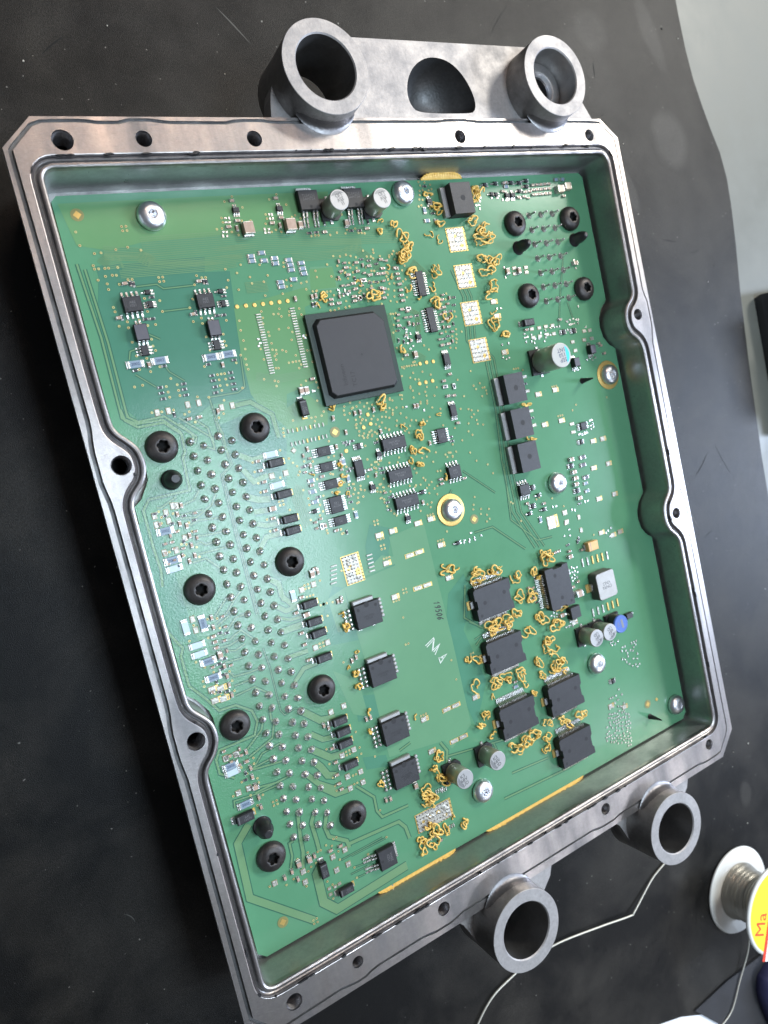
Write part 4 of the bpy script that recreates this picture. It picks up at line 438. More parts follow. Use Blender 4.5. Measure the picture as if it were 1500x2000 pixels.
# ---------------------------------------------------------------- circuit board
BD_OUT = [(.12,21.18),(17.82,21.19),(17.98,21.03),(17.98,16.55),(17.66,16.28),(17.47,15.95),(17.42,15.6),(17.5,15.2),(17.72,14.92),(17.98,14.76),(17.98,9.2),(17.68,8.9),(17.5,8.6),(17.46,8.3),(17.53,7.9),(17.75,7.6),(17.99,7.42),(17.99,.25),(17.8,.02),
 (.22,.02),(.0,.22),(.0,6.0),(.38,6.35),(.5,6.8),(.5,7.1),(.44,7.35),(.2,7.75),(-.02,7.95),(-.02,13.2),(.2,13.35),(.48,13.8),(.52,14.2),(.45,14.7),(.15,15.02),(-.02,15.2),(-.02,21.04)]
board = link('circuit_board', None, label='green circuit board screwed into the open aluminium housing, crowded with black chips', category='circuit board')
q = MB(); q.poly(BD_OUT, 0, 'mask_base')
nb = len(BD_OUT); q.add([(p[0],p[1],0) for p in BD_OUT]+[(p[0],p[1],-.16) for p in BD_OUT], [(i,(i+1)%nb,nb+(i+1)%nb,nb+i) for i in range(nb)], 'board_edge')
link('laminate', q.mesh('laminate'), board)
zz = {'deep': .0026, 'dark': .0030, 'lite': .0036, 'lime': .0042}
for i, z in enumerate(ZONES):
    q = MB(); q.poly(z[1:], zz[z[0]]+i*.00002, 'mask_'+z[0]); link('copper_and_lit_area', q.mesh('copper_and_lit_area'), board)  # copper areas; the lime strip along the top edge is painted-in light
# traces
def ribbon(q, pts, w, z, mt):
    P = [Vector(p) for p in pts]; vs = []
    for i, p in enumerate(P):
        t = Vector((0,0))
        if i > 0: t += (P[i]-P[i-1]).normalized()
        if i < len(P)-1: t += (P[i+1]-P[i]).normalized()
        if t.length < 1e-5: t = Vector((1,0))
        t.normalize(); nrm = Vector((-t.y, t.x)); k = w/2
        if 0 < i < len(P)-1: k /= max(.5, abs(nrm.dot(Vector((-(P[i]-P[i-1]).normalized().y, (P[i]-P[i-1]).normalized().x)))))
        vs += [(*(p+nrm*k), z), (*(p-nrm*k), z)]
    q.add(vs, [(2*i+1, 2*i+3, 2*i+2, 2*i) for i in range(len(P)-1)], mt)
q = MB(); dark = MB()
for i, t in enumerate(TRACES):
    w_, pts = t[0], t[1:]
    ribbon(dark, pts, w_+.05, .0052+i*.00001, 'mask_gap'); ribbon(q, pts, w_, .0070+i*.00001, 'mask_trace')
for i, b_ in enumerate(BUNDLES):
    n_, spc, w_ = b_[:3]; pts = b_[3:]
    for k in range(n_):
        d = (k-(n_-1)/2)*spc; off = []
        for j, p in enumerate(pts):
            t = (Vector(pts[min(j+1, len(pts)-1)])-Vector(pts[max(j-1, 0)])).normalized(); off.append((p[0]-t.y*d, p[1]+t.x*d))
        e = rd.uniform(0, .25)
        ribbon(q, off, w_, .0086+i*.00003, 'mask_trace')
link('trace', q.mesh('trace'), board, kind='stuff'); link('trace_gap', dark.mesh('trace_gap'), board, kind='stuff')
def inpoly(x, y, P):
    c = False; j = len(P)-1
    for i in range(len(P)):
        if (P[i][1] > y) != (P[j][1] > y) and x < (P[j][0]-P[i][0])*(y-P[i][1])/(P[j][1]-P[i][1])+P[i][0]: c = not c
        j = i
    return c
# footprints already taken, so scattered parts keep clear of the placed ones
SIZE = dict(soic8=(.5,.62), soic8s=(.5,.62), soic14=(.9,.62), tssop=(.62,.74), msopv=(.34,.55), msoph=(.55,.34), ic4=(.72,.36), ic7=(.75,.55), qsop=(.36,.75), qsoph=(.62,.5),
    pso=(1.6,1.5), psov=(1.5,1.6), pwr=(1.3,.9), d2pak=(1.5,1.05), to252=(.7,1.2), to252r=(1.2,.7), proc=(2.7,2.7), elcapA=(.7,.7), elcapB=(.7,.7), elcapC=(.9,.9), inductor=(1.0,1.1), diode=(.8,.32), diodev=(.32,.8), diodel=(.9,.35), smooth=(.4,.5),
    scr_s=(.9,.9), scr_sg=(1.0,1.0), scr_b=(.95,.95), elblue=(.7,.7), tpad=(.9,.9), bigpad=(.7,1.0), tpadw=(1.3,.8), c=(.17,.1), cm=(.22,.16), b=(.22,.14), k=(.16,.1), sot6=(.3,.3), sot5=(.3,.3), sot3=(.3,.25), golddot=(.16,.16), fid=(.35,.35))
TAKEN = []
for k, l in COMP.items():
    t = k.split('|')[0]
    if t in SIZE:
        sx, sy = SIZE[t]
        if k.endswith('|v'): sx, sy = sy, sx
        for p in l: TAKEN.append((p[0]-sx/2, p[0]+sx/2, p[1]-sy/2, p[1]+sy/2))
def free(x, y, r=.05, add=True):
    for a, b_, c_, d in TAKEN:
        if a-r < x < b_+r and c_-r < y < d+r: return False
    if add: TAKEN.append((x-r, x+r, y-r, y+r))
    return True
# vias
vias = [tuple(p) for p in COMP.get('via', [])]
for p in COMP.get('quad', []): vias += [(p[0]+sx*.055, p[1]+sy*.055) for sx in (-1,1) for sy in (-1,1)]
for p in COMP.get('tri', []): vias += [(p[0]+k*.1, p[1]) for k in (-1,0,1)]
for p in COMP.get('pairvia', []): vias += [(p[0]-.05, p[1]), (p[0]+.05, p[1])]
micro, dots, mdots = [], [(p[0], p[1]) for p in COMP.get('dot', [])+COMP.get('dotx', [])], []
for s_ in SCATTER:
    P = s_[2:]; xs = [p[0] for p in P]; ys = [p[1] for p in P]; k = 0; tries = 0
    while k < s_[1] and tries < 4000:
        tries += 1; x = rd.uniform(min(xs), max(xs)); y = rd.uniform(min(ys), max(ys))
        x = round(x/.06)*.06+rd.uniform(-.004,.004) if s_[0] != 'via' else x
        y = round(y/.06)*.06 if s_[0] != 'via' else y
        if not inpoly(x, y, P) or not free(x, y, .055 if s_[0] != 'micro' else .09): continue
        k += 1
        {'via': vias, 'micro': micro, 'dots': dots}[s_[0]].append((x, y))
q = MB()
for i, (x, y) in enumerate(vias):
    a = 12; vs = circle(x, y, .031, a)+circle(x, y, .016, a)
    q.add([(p[0],p[1],.0095) for p in circle(x,y,.042,a)], [tuple(range(a))], 'mask_trace')
    q.add([(p[0],p[1],.0125) for p in vs], [(j,(j+1)%a,a+(j+1)%a,a+j) for j in range(a)], 'via_gold')
    q.add([(p[0],p[1],.0115) for p in vs[a:]], [tuple(range(a))], 'hole' if i % 3 else 'mask_lime')
link('via', q.mesh('via'), board, kind='stuff')
# small bare solder dots
q = MB()
for x, y in dots:
    l, w_ = rd.choice([(.045,.03),(.03,.045),(.035,.035)])
    q.box(x-l, x+l, y-w_, y+w_, .002, .022, 'tin', .008)
link('solder_dot', q.mesh('solder_dot'), board, kind='stuff')
# ------------------------------ chip families
CACHE = {}
def cached(key, fn):
    if key not in CACHE: q = MB(); fn(q); CACHE[key] = q.mesh(key)
    return CACHE[key]
def two_term(l, w_, h, body, end, endf=.24):
    def fn(q):
        e = l*endf; ec = .004
        q.box(-l/2+e*.8, l/2-e*.8, -w_/2+.003, w_/2-.003, .006, h-.004, body, .006)
        for s_ in (-1, 1):
            a, b_ = sorted((s_*l/2, s_*(l/2-e))); q.box(a, b_, -w_/2, w_/2, .004, h, end, .012)
            a, b_ = sorted((s_*(l/2+l*.10), s_*(l/2-e*.5))); q.box(a, b_, -w_/2-.006, w_/2+.006, .001, h*.32, 'tin', .012)
    return fn
def place(key, name, mesh, z=0., rz=0., jit=.012, **kw):
    out = []
    for v in ('', '|v'):
        for p in COMP.get(key+v, []):
            out.append(link(name, mesh, board, (p[0], p[1], z), rz+(math.pi/2 if v else 0)+rd.gauss(0, jit), **kw))
    return out
place('c', 'chip_capacitor', cached('c', two_term(.15,.085,.07,'ceramic_brown','tin')))
place('cm', 'chip_capacitor', cached('cm', two_term(.21,.14,.11,'ceramic_brown','tin')))
place('cbig', 'chip_capacitor', cached('cbig', two_term(.30,.24,.18,'ceramic_brown','tin')))
place('capm', 'chip_capacitor', cached('capm', two_term(.30,.24,.20,'ceramic_cream','tin', .14)))
place('capbig', 'chip_capacitor', cached('capbig', two_term(.34,.30,.24,'ceramic_brown','tin', .10)), rz=math.pi/2)
place('k', 'chip_resistor', cached('k', two_term(.14,.075,.04,'resistor_black','tin')))
place('b', 'chip_resistor', cached('b', two_term(.20,.12,.045,'resistor_blue','tin', .2)))
place('bv', 'chip_resistor', cached('b', two_term(.20,.12,.045,'resistor_blue','tin', .2)), rz=math.pi/2)
bbm = cached('bb', two_term(.40,.20,.055,'resistor_blue','tin', .17))
for o in place('bb', 'chip_resistor', bbm)+place('bbv', 'chip_resistor', bbm, rz=math.pi/2):
    link('marking', text('2002', .11, 'ink_blue'), o, (0,0,.056))
for p in COMP.get('b', []):
    pass
wwm = cached('ww', two_term(.38,.18,.06,'resistor_white','tin', .14))
place('ww', 'chip_resistor', wwm); place('wv', 'chip_resistor', wwm, rz=math.pi/2); place('wvs', 'chip_resistor', cached('wvs', two_term(.30,.16,.06,'resistor_white','tin',.16)), rz=math.pi/2)
place('ww2', 'chip_resistor', cached('ww2', two_term(.26,.14,.06,'chip_grey','tin', .2)))
def frame(q):
    q.box(-.1,.1,-.06,.06,.004,.05,'tin',.01); q.box(-.055,.055,-.032,.032,.045,.056,'resistor_black',.004)
place('frame', 'crystal', cached('frame', frame)); place('framev', 'crystal', cached('frame', frame), rz=math.pi/2)
q = MB(); parts_ = []
for body, h in (('ceramic_brown', .06), ('resistor_black', .04)):
    t_ = MB(); two_term(.12,.07,h,body,'tin')(t_); parts_.append(t_)
for i, (x, y) in enumerate(micro):
    t_ = parts_[0 if i % 3 else 1]; o = len(q.v); sw = i % 4 == 0
    q.v += [(x-p[1], y+p[0], p[2]) if sw else (x+p[0], y+p[1], p[2]) for p in t_.v]
    for f, m_ in zip(t_.f, t_.m): q.f.append([k+o for k in f]); q.m.append(q.mi(t_.mats[m_])); q.sm.append(False)
link('chip_component', q.mesh('chip_component'), board, kind='stuff')
# bare pads
def pad(w_, h, mt, z=.014):
    def fn(q):
        q.box(-w_/2-.006, w_/2+.006, -h/2-.006, h/2+.006, .001, .0105, 'gold_dull')
        e = w_*.22 if mt == 'solder_pad_gold' else -w_/2
        q.box(-w_/2, w_/2 if e < 0 else e, -h/2, h/2, .008, z+.01, 'solder_pad', .01)
        if e > 0: q.box(e-.004, w_/2, -h/2, h/2, .004, .0155, 'gold'); q.box(w_*.30, w_*.42, -h*.4, h*.35, .008, .022, 'solder_pad', .008)
    return fn
place('pad', 'solder_pad', cached('p1', pad(.17,.11,'solder_pad'))); place('padv', 'solder_pad', cached('p2', pad(.12,.17,'solder_pad')))
place('padx', 'solder_pad', cached('p3', pad(.15,.16,'solder_pad'))); place('pads', 'solder_pad', cached('p4', pad(.10,.08,'solder_pad')))
place('padg', 'solder_pad', cached('p5', pad(.28,.16,'solder_pad_gold'))); place('padw', 'solder_pad', cached('p6', pad(.20,.10,'solder_pad')))
place('star', 'solder_pad', cached('p7', pad(.12,.12,'solder_pad')), rz=.7); place('gpad', 'solder_pad', cached('p8', pad(.5,.45,'solder_pad_gold')))
def lpad(q):
    for s_ in (-1,1): q.box(s_*.185-.17, s_*.185+.17, -.07, .07, .001, .012, 'gold'); q.box(s_*.175-.15, s_*.175+.13, -.06, .06, .008, .026, 'solder_pad', .01)
place('lpad', 'solder_pad', cached('lpad', lpad))
def gd(q): q.lathe([(.062,.001),(.062,.014),(.05,.018)], 20, 'gold')
place('golddot', 'test_point', cached('gd', gd))
def fid(q):
    q.lathe([(.16,.0088),(.155,.0095)], 32, 'mask_halo'); r = .105
    q.add([(r,0,.014),(0,r,.014),(-r,0,.014),(0,-r,.014)], [(0,1,2,3)], 'gold')
place('fid', 'fiducial_mark', cached('fid', fid))
def thermal(nx, ny, w_, h, mt, blobs):
    def fn(q):
        r = random.Random(int(w_*100))
        q.box(-w_/2, w_/2, -h/2, h/2, .001, .012, 'gold')
        q.box(-w_/2+.03, w_/2-.07, -h/2+.02, h/2-.02, .008, .022, 'solder_pad', .008)
        for i in range(blobs):
            x = r.uniform(-w_/2+.13, w_/2-.16); y = r.uniform(-h/2+.12, h/2-.12); rr_ = r.uniform(.05,.10)
            k = 9; pts = [(x+rr_*r.uniform(.7,1.25)*math.cos(6.283*j/k), y+rr_*r.uniform(.7,1.25)*math.sin(6.283*j/k)) for j in range(k)]
            if i % 3 == 0: q.add([(p[0],p[1],.0225+i*.0002) for p in pts], [tuple(range(k))], 'gold'); continue
            q.add([(p[0],p[1],.02) for p in pts]+[(x+(p[0]-x)*.6,y+(p[1]-y)*.6,.034+i*.0004) for p in pts]+[(x,y,.036+i*.0004)], [(j,(j+1)%k,k+(j+1)%k,k+j) for j in range(k)]+[(k+j,k+(j+1)%k,2*k) for j in range(k)], 'solder_pad', True)
        for i in range(nx):
            for j in range(ny):
                x = -w_/2+.045+(w_-.09)*i/(nx-1); y = -h/2+.045+(h-.09)*j/(ny-1)
                q.add([(p[0],p[1],.0485+.0004*blobs) for p in circle(x,y,.021,8)], [tuple(range(8))], 'via_hole')
    return fn
place('tpad', 'thermal_pad', cached('tpad', thermal(6,6,.74,.78,'solder_pad',9)))
place('bigpad', 'thermal_pad', cached('bigpad', thermal(6,9,.62,.9,'solder_pad',12)))
place('tpadw', 'thermal_pad', cached('tpadw', thermal(12,5,1.35,.62,'tin',14)))
for key, w_, h in (('bars',.16,.042), ('hbars',.20,.05), ('vbars',.07,.30), ('rbars',.045,.12)):
    q = MB(); nme = 'footprint_pad'
    for x0, y0, x1, y1, n_ in COMP.get(key, []):
        for k in range(n_):
            t = k/(n_-1); x = x0+(x1-x0)*t; y = y0+(y1-y0)*t
            q.box(x-w_/2, x+w_/2, y-h/2, y+h/2, .003, .03, 'solder_pad' if key in ('bars', 'hbars') or (k+int(x*7)) % 3 else 'gold', .008)
    link(nme, q.mesh(nme), board, kind='stuff')
q = MB()
for x, y, n_ in COMP.get('vb', []):
    for k in range(n_): xx = x+(k-(n_-1)/2)*.08; q.box(xx-.022, xx+.022, y-.07, y+.07, .001, .025, 'tin', .008)
link('footprint_pad', q.mesh('footprint_pad'), board, kind='stuff')
# leaded packages
def leads_mesh(key, rows):
    """rows: (list of (x,y), direction (dx,dy), width, foot length, shoulder z)"""
    def fn(q):
        for pts, (dx, dy), w_, L_, z in rows:
            px_, py_ = -dy, dx
            for x, y in pts:
                path = [(0, z), (L_*.28, z), (L_*.5, .03), (L_, .018)]
                vs = []
                for d, zz_ in path:
                    for s_ in (-1, 1): vs.append((x+dx*d+px_*s_*w_/2, y+dy*d+py_*s_*w_/2, zz_+.02))
                    for s_ in (1, -1): vs.append((x+dx*d+px_*s_*w_/2, y+dy*d+py_*s_*w_/2, zz_-.012))
                fs = []
                for k in range(3):
                    for j in range(4): fs.append((k*4+j, k*4+(j+1)%4, k*4+4+(j+1)%4, k*4+4+j))
                fs.append((12,13,14,15)); q.add(vs, fs, 'tin')
                q.box(x+dx*L_*.78-(.5*w_+.008+abs(dx)*.04), x+dx*L_*.78+(.5*w_+.008+abs(dx)*.04), y+dy*L_*.78-(.5*w_+.008+abs(dy)*.04), y+dy*L_*.78+(.5*w_+.008+abs(dy)*.04), .001, .022, 'tin', .008)
    return cached(key, fn)
def spread(n_, pitch): return [(k-(n_-1)/2)*pitch for k in range(n_)]
def package(key, name, bw, bh, ht, sides, pitch, w_, L_, body='chip_black', dot=True, rz=0., lab=None, mark=None):
    """sides: dict of side -> count"""
    def bf(q):
        q.box(-bw/2, bw/2, -bh/2, bh/2, .012, ht, 'chip_side', .022, top=body)
        if dot: q.lathe([(.03,ht+.0008),(.028,ht+.0012)], 14, 'mark_dark', (-bw/2+.075, -bh/2+.075))
    me = cached(key+'_body', bf)
    rows = []
    z = ht*.5
    for s_, n_ in sides.items():
        if s_ == 't': rows.append(([(x, bh/2-.01) for x in spread(n_, pitch)], (0,1), w_, L_, z))
        if s_ == 'b': rows.append(([(x, -bh/2+.01) for x in spread(n_, pitch)], (0,-1), w_, L_, z))
        if s_ == 'l': rows.append(([(-bw/2+.01, y) for y in spread(n_, pitch)], (-1,0), w_, L_, z))
        if s_ == 'r': rows.append(([(bw/2-.01, y) for y in spread(n_, pitch)], (1,0), w_, L_, z))
    lm = leads_mesh(key+'_leads', rows); out = []
    for o in place(key, name, me, rz=rz, jit=.006):
        link('lead', lm, o, kind='stuff'); out.append(o)
        if mark: link('marking', text(mark, min(bw, bh)*.24, 'mark'), o, (0, 0, ht+.0015))
    return out
package('soic8', 'integrated_circuit', .48, .40, .15, dict(t=4,b=4), .127, .045, .12, mark='A82\n1051')
package('soic8s', 'integrated_circuit', .44, .38, .15, dict(t=4,b=4), .115, .045, .12)
package('soic14', 'integrated_circuit', .84, .38, .15, dict(t=7,b=7), .125, .042, .12, mark='74HC4051\nT1908')
package('tssop', 'integrated_circuit', .29, .80, .11, dict(l=10,r=10), .072, .028, .13)
package('msopv', 'integrated_circuit', .25, .38, .10, dict(t=4,b=4), .062, .028, .10)
package('msoph', 'integrated_circuit', .30, .28, .10, dict(l=4,r=4), .066, .028, .10)
package('ic4', 'integrated_circuit', .43, .28, .11, dict(l=4,r=4), .066, .032, .12, mark='XC1\n248')
package('ic7', 'integrated_circuit', .43, .50, .12, dict(l=7,r=7), .066, .032, .12, mark='5R1\nAC04')
package('qsop', 'integrated_circuit', .30, .50, .12, dict(t=5,b=5), .06, .028, .10)
package('qsoph', 'integrated_circuit', .36, .48, .12, dict(l=6,r=6), .072, .03, .12, mark='L78\nK14')
package('sot3', 'transistor', .14, .13, .09, dict(l=1,r=2), .08, .035, .06, dot=False)
package('sot5', 'transistor', .20, .15, .09, dict(t=2,b=3), .065, .035, .06, dot=False)
package('sot6', 'transistor', .14, .19, .09, dict(l=3,r=3), .06, .03, .06, dot=False)
package('sot6v', 'transistor', .20, .28, .10, dict(l=3,r=3), .08, .04, .08, dot=False)
package('smooth', 'power_diode', .34, .43, .20, dict(t=2,b=3), .10, .05, .08, body='chip_grey', dot=False)
package('blk', 'power_diode', .27, .32, .22, dict(b=3,t=2), .09, .04, .08, body='chip_grey', dot=False)
package('blkm', 'voltage_regulator', .46, .44, .25, dict(b=3,l=1), .14, .07, .12, dot=False)
package('blkl', 'power_diode', .34, .22, .15, dict(r=1), .1, .08, .08, dot=False)
# moulded diodes with wrapped end caps
def diode(l, w_, h):
    def fn(q):
        q.box(-l/2, l/2, -w_/2, w_/2, .03, h, 'chip_side', .028, top='chip_black')
        q.box(-l/2+.05, -l/2+.075, -w_/2+.03, w_/2-.03, h-.002, h+.001, 'mark')
        q.box(-l/2-.06, -l/2+.008, -w_*.36, w_*.36, .01, h*.72, 'steel_dark', .04); q.box(-l/2-.08, -l/2-.05, -w_*.33, w_*.33, .0, .05, 'tin', .015); q.box(l/2-.01, l/2+.05, -.06, .06, .002, .1, 'tin', .02); q.box(-l/2-.12, -l/2, -w_/2+.03, w_/2-.03, .001, .02, 'tin', .01)
        q.box(l/2, l/2+.09, -w_/2+.03, w_/2-.03, .001, .02, 'gold', .01)
    return fn
dm = cached('diode', diode(.46,.24,.2))
for o in place('diode', 'diode', dm)+place('diodev', 'diode', dm, rz=-math.pi/2)+place('diodel', 'diode', cached('diodel', diode(.50,.27,.2))): link('marking', text('A4S\n13ON', .085, 'mark'), o, (.05,0,.2035))
place('693', 'diode', dm)
# D2PAK power transistors: drain tab left, two leads right
def d2(q):
    q.box(-.41, .38, -.49, .49, .03, .455, 'chip_side', .0, top='chip_black')
    q.lathe([(.0905,.4558),(.088,.4562)], 22, 'mark_dark')
def d2tab(q): q.box(-.60, -.30, -.47, .47, .0, .15, 'cap_top', .012)
def d2lead(q):
    q.box(.34,.50,-.07,.07,.12,.20,'tin',.01); q.box(.47,.55,-.07,.07,.02,.18,'tin',.01); q.box(.50,.68,-.075,.075,.0,.04,'tin',.015)
def d2stub(q): q.box(.34,.46,-.05,.05,.10,.22,'chip_side',.01)
mb_, mt_, ml_, ms_ = (cached('d2'+str(i), f) for i, f in enumerate((d2, d2tab, d2lead, d2stub)))
for o in place('d2pak', 'power_transistor', mb_, jit=.004):
    link('metal_tab', mt_, o); link('lead', ml_, o, (0,.25,0)); link('lead', ml_, o, (0,-.25,0)); link('centre_stub', ms_, o)
# TO252 with five bent leads
def to_b(q): q.box(-.32,.32,-.28,.30,.02,.23,'chip_side',.025,top='chip_black'); q.lathe([(.045,.2308),(.043,.2312)],16,'mark_dark',(.02,-.18))
def to_t(q): q.box(-.28,.22,.26,.42,.0,.06,'tin',.012)
def to_l(q):
    for (a, b_, z0, z1) in ((-.26,-.38,.08,.12),(-.36,-.46,.05,.10),(-.44,-.62,.0,.05),(-.60,-.72,0,.03)): q.box(-.032,.032,b_,a,z0,z1,'tin',.012)
for key, rz in (('to252', 0), ('to252r', -math.pi/2)):
    for o in place(key, 'voltage_regulator', cached('tob', to_b), rz=rz, jit=.004):
        link('metal_tab', cached('tot', to_t), o)
        for x in ((-.22,-.11,.11,.22) if key == 'to252' else (-.22,-.11,.11,.22)): link('lead', cached('tol', to_l), o, (x,0,0))
        t = link('marking', text('TLE4252\n5AM724' if key == 'to252' else 'VN5E\n0251', .115, 'mark'), o, (0,.08,.2325))
# small power ICs with metal slug on the top edge
def pw_b(q): q.box(-.43,.43,-.37,.37,.02,.25,'chip_side',.02,top='chip_black'); q.lathe([(.05,.2508),(.048,.2512)],16,'mark_dark',(-.3,.22)); q.lathe([(.05,.2508),(.048,.2512)],16,'mark_dark',(.3,.22)); q.lathe([(.085,.2506),(.08,.2514)],20,'mark_dark',(0,.31))
def pw_s(q): q.box(-.40,.32,.36,.50,.0,.16,'cap_top',.03)
def pw_f(q): q.box(-.36,-.24,-.44,-.36,0,.06,'tin',.01); q.box(.12,.24,-.44,-.36,0,.06,'tin',.01)
for o in place('pwr', 'power_driver', cached('pwb', pw_b), jit=.004):
    link('metal_slug', cached('pws', pw_s), o); link('metal_foot', cached('pwf', pw_f), o)
    def bl(q):
        for k in range(5): q.lathe([(.06,.0),(.062,.04),(.03,.065)],10,'cap_top',(.55,.28-k*.127)); q.lathe([(.035,.0),(.04,.12),(.02,.13)],8,'tin',(.44,.28-k*.127))
        for k in range(5):
            for j in range(2): q.lathe([(.055,.0),(.06,.05),(.03,.08)],10,'tin',(-.53-j*.15,.26-k*.14))
    link('lead', cached('pwl', bl), o, kind='stuff')
    link('marking', text('VNQ5050\nA1438', .09, 'mark_dark'), o, (0,-.08,.2512))
# big power ICs (twin row, slug windows)
def pso_b(q):
    P = [(-.75,-.53),(.75,-.53),(.75,-.30),(.68,-.22),(.68,.12),(.75,.2),(.75,.53),(-.68,.53),(-.75,.46),(-.75,.16),(-.68,.13),(-.68,-.13),(-.75,-.16)]
    P2 = [(x*.985, y*.985) for x, y in P]; n_ = len(P)
    q.add([(x,y,.03) for x,y in P]+[(x,y,.31) for x,y in P]+[(x,y,.33) for x,y in P2], [(k*n_+i,k*n_+(i+1)%n_,(k+1)*n_+(i+1)%n_,(k+1)*n_+i) for k in range(2) for i in range(n_)], 'chip_side')
    q.poly(P2, .33, 'chip_black')
    q.lathe([(.055,.3308),(.05,.3314)],18,'mark_dark',(-.6,-.38)); q.lathe([(.07,.3308),(.06,.3314)],18,'mark_dark',(-.38,0)); q.lathe([(.07,.3308),(.06,.3314)],18,'mark_dark',(.45,.12))
def pso_t(q): q.box(-.80,-.66,-.12,.12,.02,.10,'cap_top',.01); q.box(-.90,-.76,-.15,.15,.0,.03,'gold',.01)
rows = [([(x,.52) for x in spread(18,.066)], (0,1), .032, .27, .16), ([(x,-.52) for x in spread(18,.066)], (0,-1), .032, .22, .16)]
for key, rz in (('pso', 0), ('psov', math.pi/2)):
    for o in place(key, 'power_driver', cached('psob', pso_b), rz=rz, jit=.004):
        link('metal_slug', cached('psot', pso_t), o); link('lead', leads_mesh('psol', rows), o, kind='stuff')
        if key == 'pso' and o.location.x > 12.5 and o.location.y < 2.6: link('marking', text('L9959\nGK1412', .16, 'mark'), o, (0,.12,.332))
# processor
p = COMP['proc'][0]; p = [7.235, 16.10]
def pr_s(q): q.box(-1.35,1.35,-1.35,1.35,.05,.155,'plastic_black',.01,top='mask_proc')
mat('mask_proc', (.012, .030, .024), .35, bump=(30,.1)); MATS['mask_proc']
def pr_l(q):
    P = [(-1.14,-1.0),(-1.0,-1.14),(1.0,-1.14),(1.14,-1.0),(1.14,.86),(.86,1.14),(-.98,1.14),(-1.14,.98)]; n_ = 8
    q.add([(x*1.04,y*1.04,.155) for x,y in P]+[(x*.985,y*.985,.29) for x,y in P]+[(x*.97,y*.97,.30) for x,y in P], [(k*n_+i,k*n_+(i+1)%n_,(k+1)*n_+(i+1)%n_,(k+1)*n_+i) for k in range(2) for i in range(n_)], 'chip_side')
    q.poly([(x*.97,y*.97) for x,y in P], .30, 'lid_grey'); q.lathe([(.035,.3008),(.03,.301)],14,'mark_dark',(.12,-.05))
po = link('processor', cached('prs', pr_s), board, (p[0], p[1], 0), label='large square processor with a raised grey lid')
link('lid', cached('prl', pr_l), po)
link('marking', text('Infineon', .20, 'mark_dark', ), po, (-.62,-.55,.3012), math.pi/2)
link('marking', text('TC17', .2, 'mark_dark'), po, (-.32,-.72,.3012), math.pi/2)
q = MB()
for i in range(25):
    for j in range(25):
        if max(abs(i-12), abs(j-12)) >= 12: q.lathe([(.03,.0),(.04,.03),(.03,.05)],6,'tin',(-1.22+i*.1017,-1.22+j*.1017))
link('solder_ball', q.mesh('solder_ball'), po, kind='stuff')
# electrolytic capacitors
def el(r, h, base, sleeve='cap_sleeve', top='cap_top', segment='cap_grey', ang=0.):
    def body(q): q.lathe([(r*.92,.10,sleeve),(r*.92,.14,'steel_dark'),(r*.86,.16,'steel_dark'),(r*.86,.18,sleeve),(r,.20,sleeve),(r,h-.03,sleeve),(r*.985,h-.008,top),(r*.93,h,top),(r*.86,h-.006,top)], 48, sleeve)
    def bs(q):
        b_ = base; c_ = b_*.35
        P = [(-b_,-b_),(b_-c_,-b_),(b_,-b_+c_),(b_,b_-c_),(b_-c_,b_),(-b_,b_)]
        q.poly(P, .10, 'plastic_black', .09)
        q.box(-.05,.05,-b_-.09,-b_+.02,0,.03,'tin',.01); q.box(-.05,.05,b_-.02,b_+.09,0,.03,'tin',.01)
    def seg(q):
        pts = [(r*.85*math.cos(a), r*.85*math.sin(a)) for a in [ang-.95+1.9*k/14 for k in range(15)]]
        q.poly(pts, h-.003, segment)
    return body, bs, seg
def mkcap(key, nm, r, h, base, txt, tsize, trz, **kw):
    fs = el(r, h, base, **kw); ms = [cached(key+str(i), f) for i, f in enumerate(fs)]
    for o in place(key, nm, ms[0], jit=.02):
        link('base', ms[1], o); link('polarity_mark', ms[2], o); link('marking', text(txt, tsize, 'cap_ink' if key != 'elcapC' else 'ink_blue'), o, (-.04*math.cos(trz),-.04*math.sin(trz),h-.0015), trz)
els = COMP['elcapA']
COMP['elcapA'] = [e for e in els if e[1] > 15]; mkcap('elcapA', 'electrolytic_capacitor', .30, .80, .32, 'J1\n35V\nUD', .15, math.radians(200), ang=math.radians(100))
COMP['elcapN'] = [e for e in els if e[1] < 15]; mkcap('elcapN', 'electrolytic_capacitor', .31, .80, .34, 'K3\n68V\nUD', .16, math.radians(12), ang=math.radians(200))
mkcap('elcapB', 'electrolytic_capacitor', .31, .72, .34, 'K2\n68V\nUD', .16, math.radians(200), ang=math.radians(-60))
mkcap('elcapC', 'electrolytic_capacitor', .42, 1.15, .44, 'SEP\n150\n1NT', .2, math.radians(185), top='cap_white', segment='cap_blue', ang=math.radians(0))
# blue topped coil
def coil(q): q.box(-.34,.34,-.34,.34,.0,.12,'plastic_black',.04); q.lathe([(.33,.12,'plastic_black'),(.33,.44,'coil_blue'),(.32,.5,'coil_blue'),(.29,.505,'coil_blue'),(.28,.495,'coil_blue')],40,'coil_blue')
for o in place('elblue', 'inductor', cached('coil', coil), label='round coil with a blue top'):
    q = MB(); q.box(-.05,.05,-.16,.16,.0,.003,'cap_grey'); link('polarity_mark', q.mesh('polarity_mark'), o, (.06,0,.496), .1)
    link('marking', text('150', .13, 'cap_grey'), o, (-.13,0,.4975), math.pi/2)
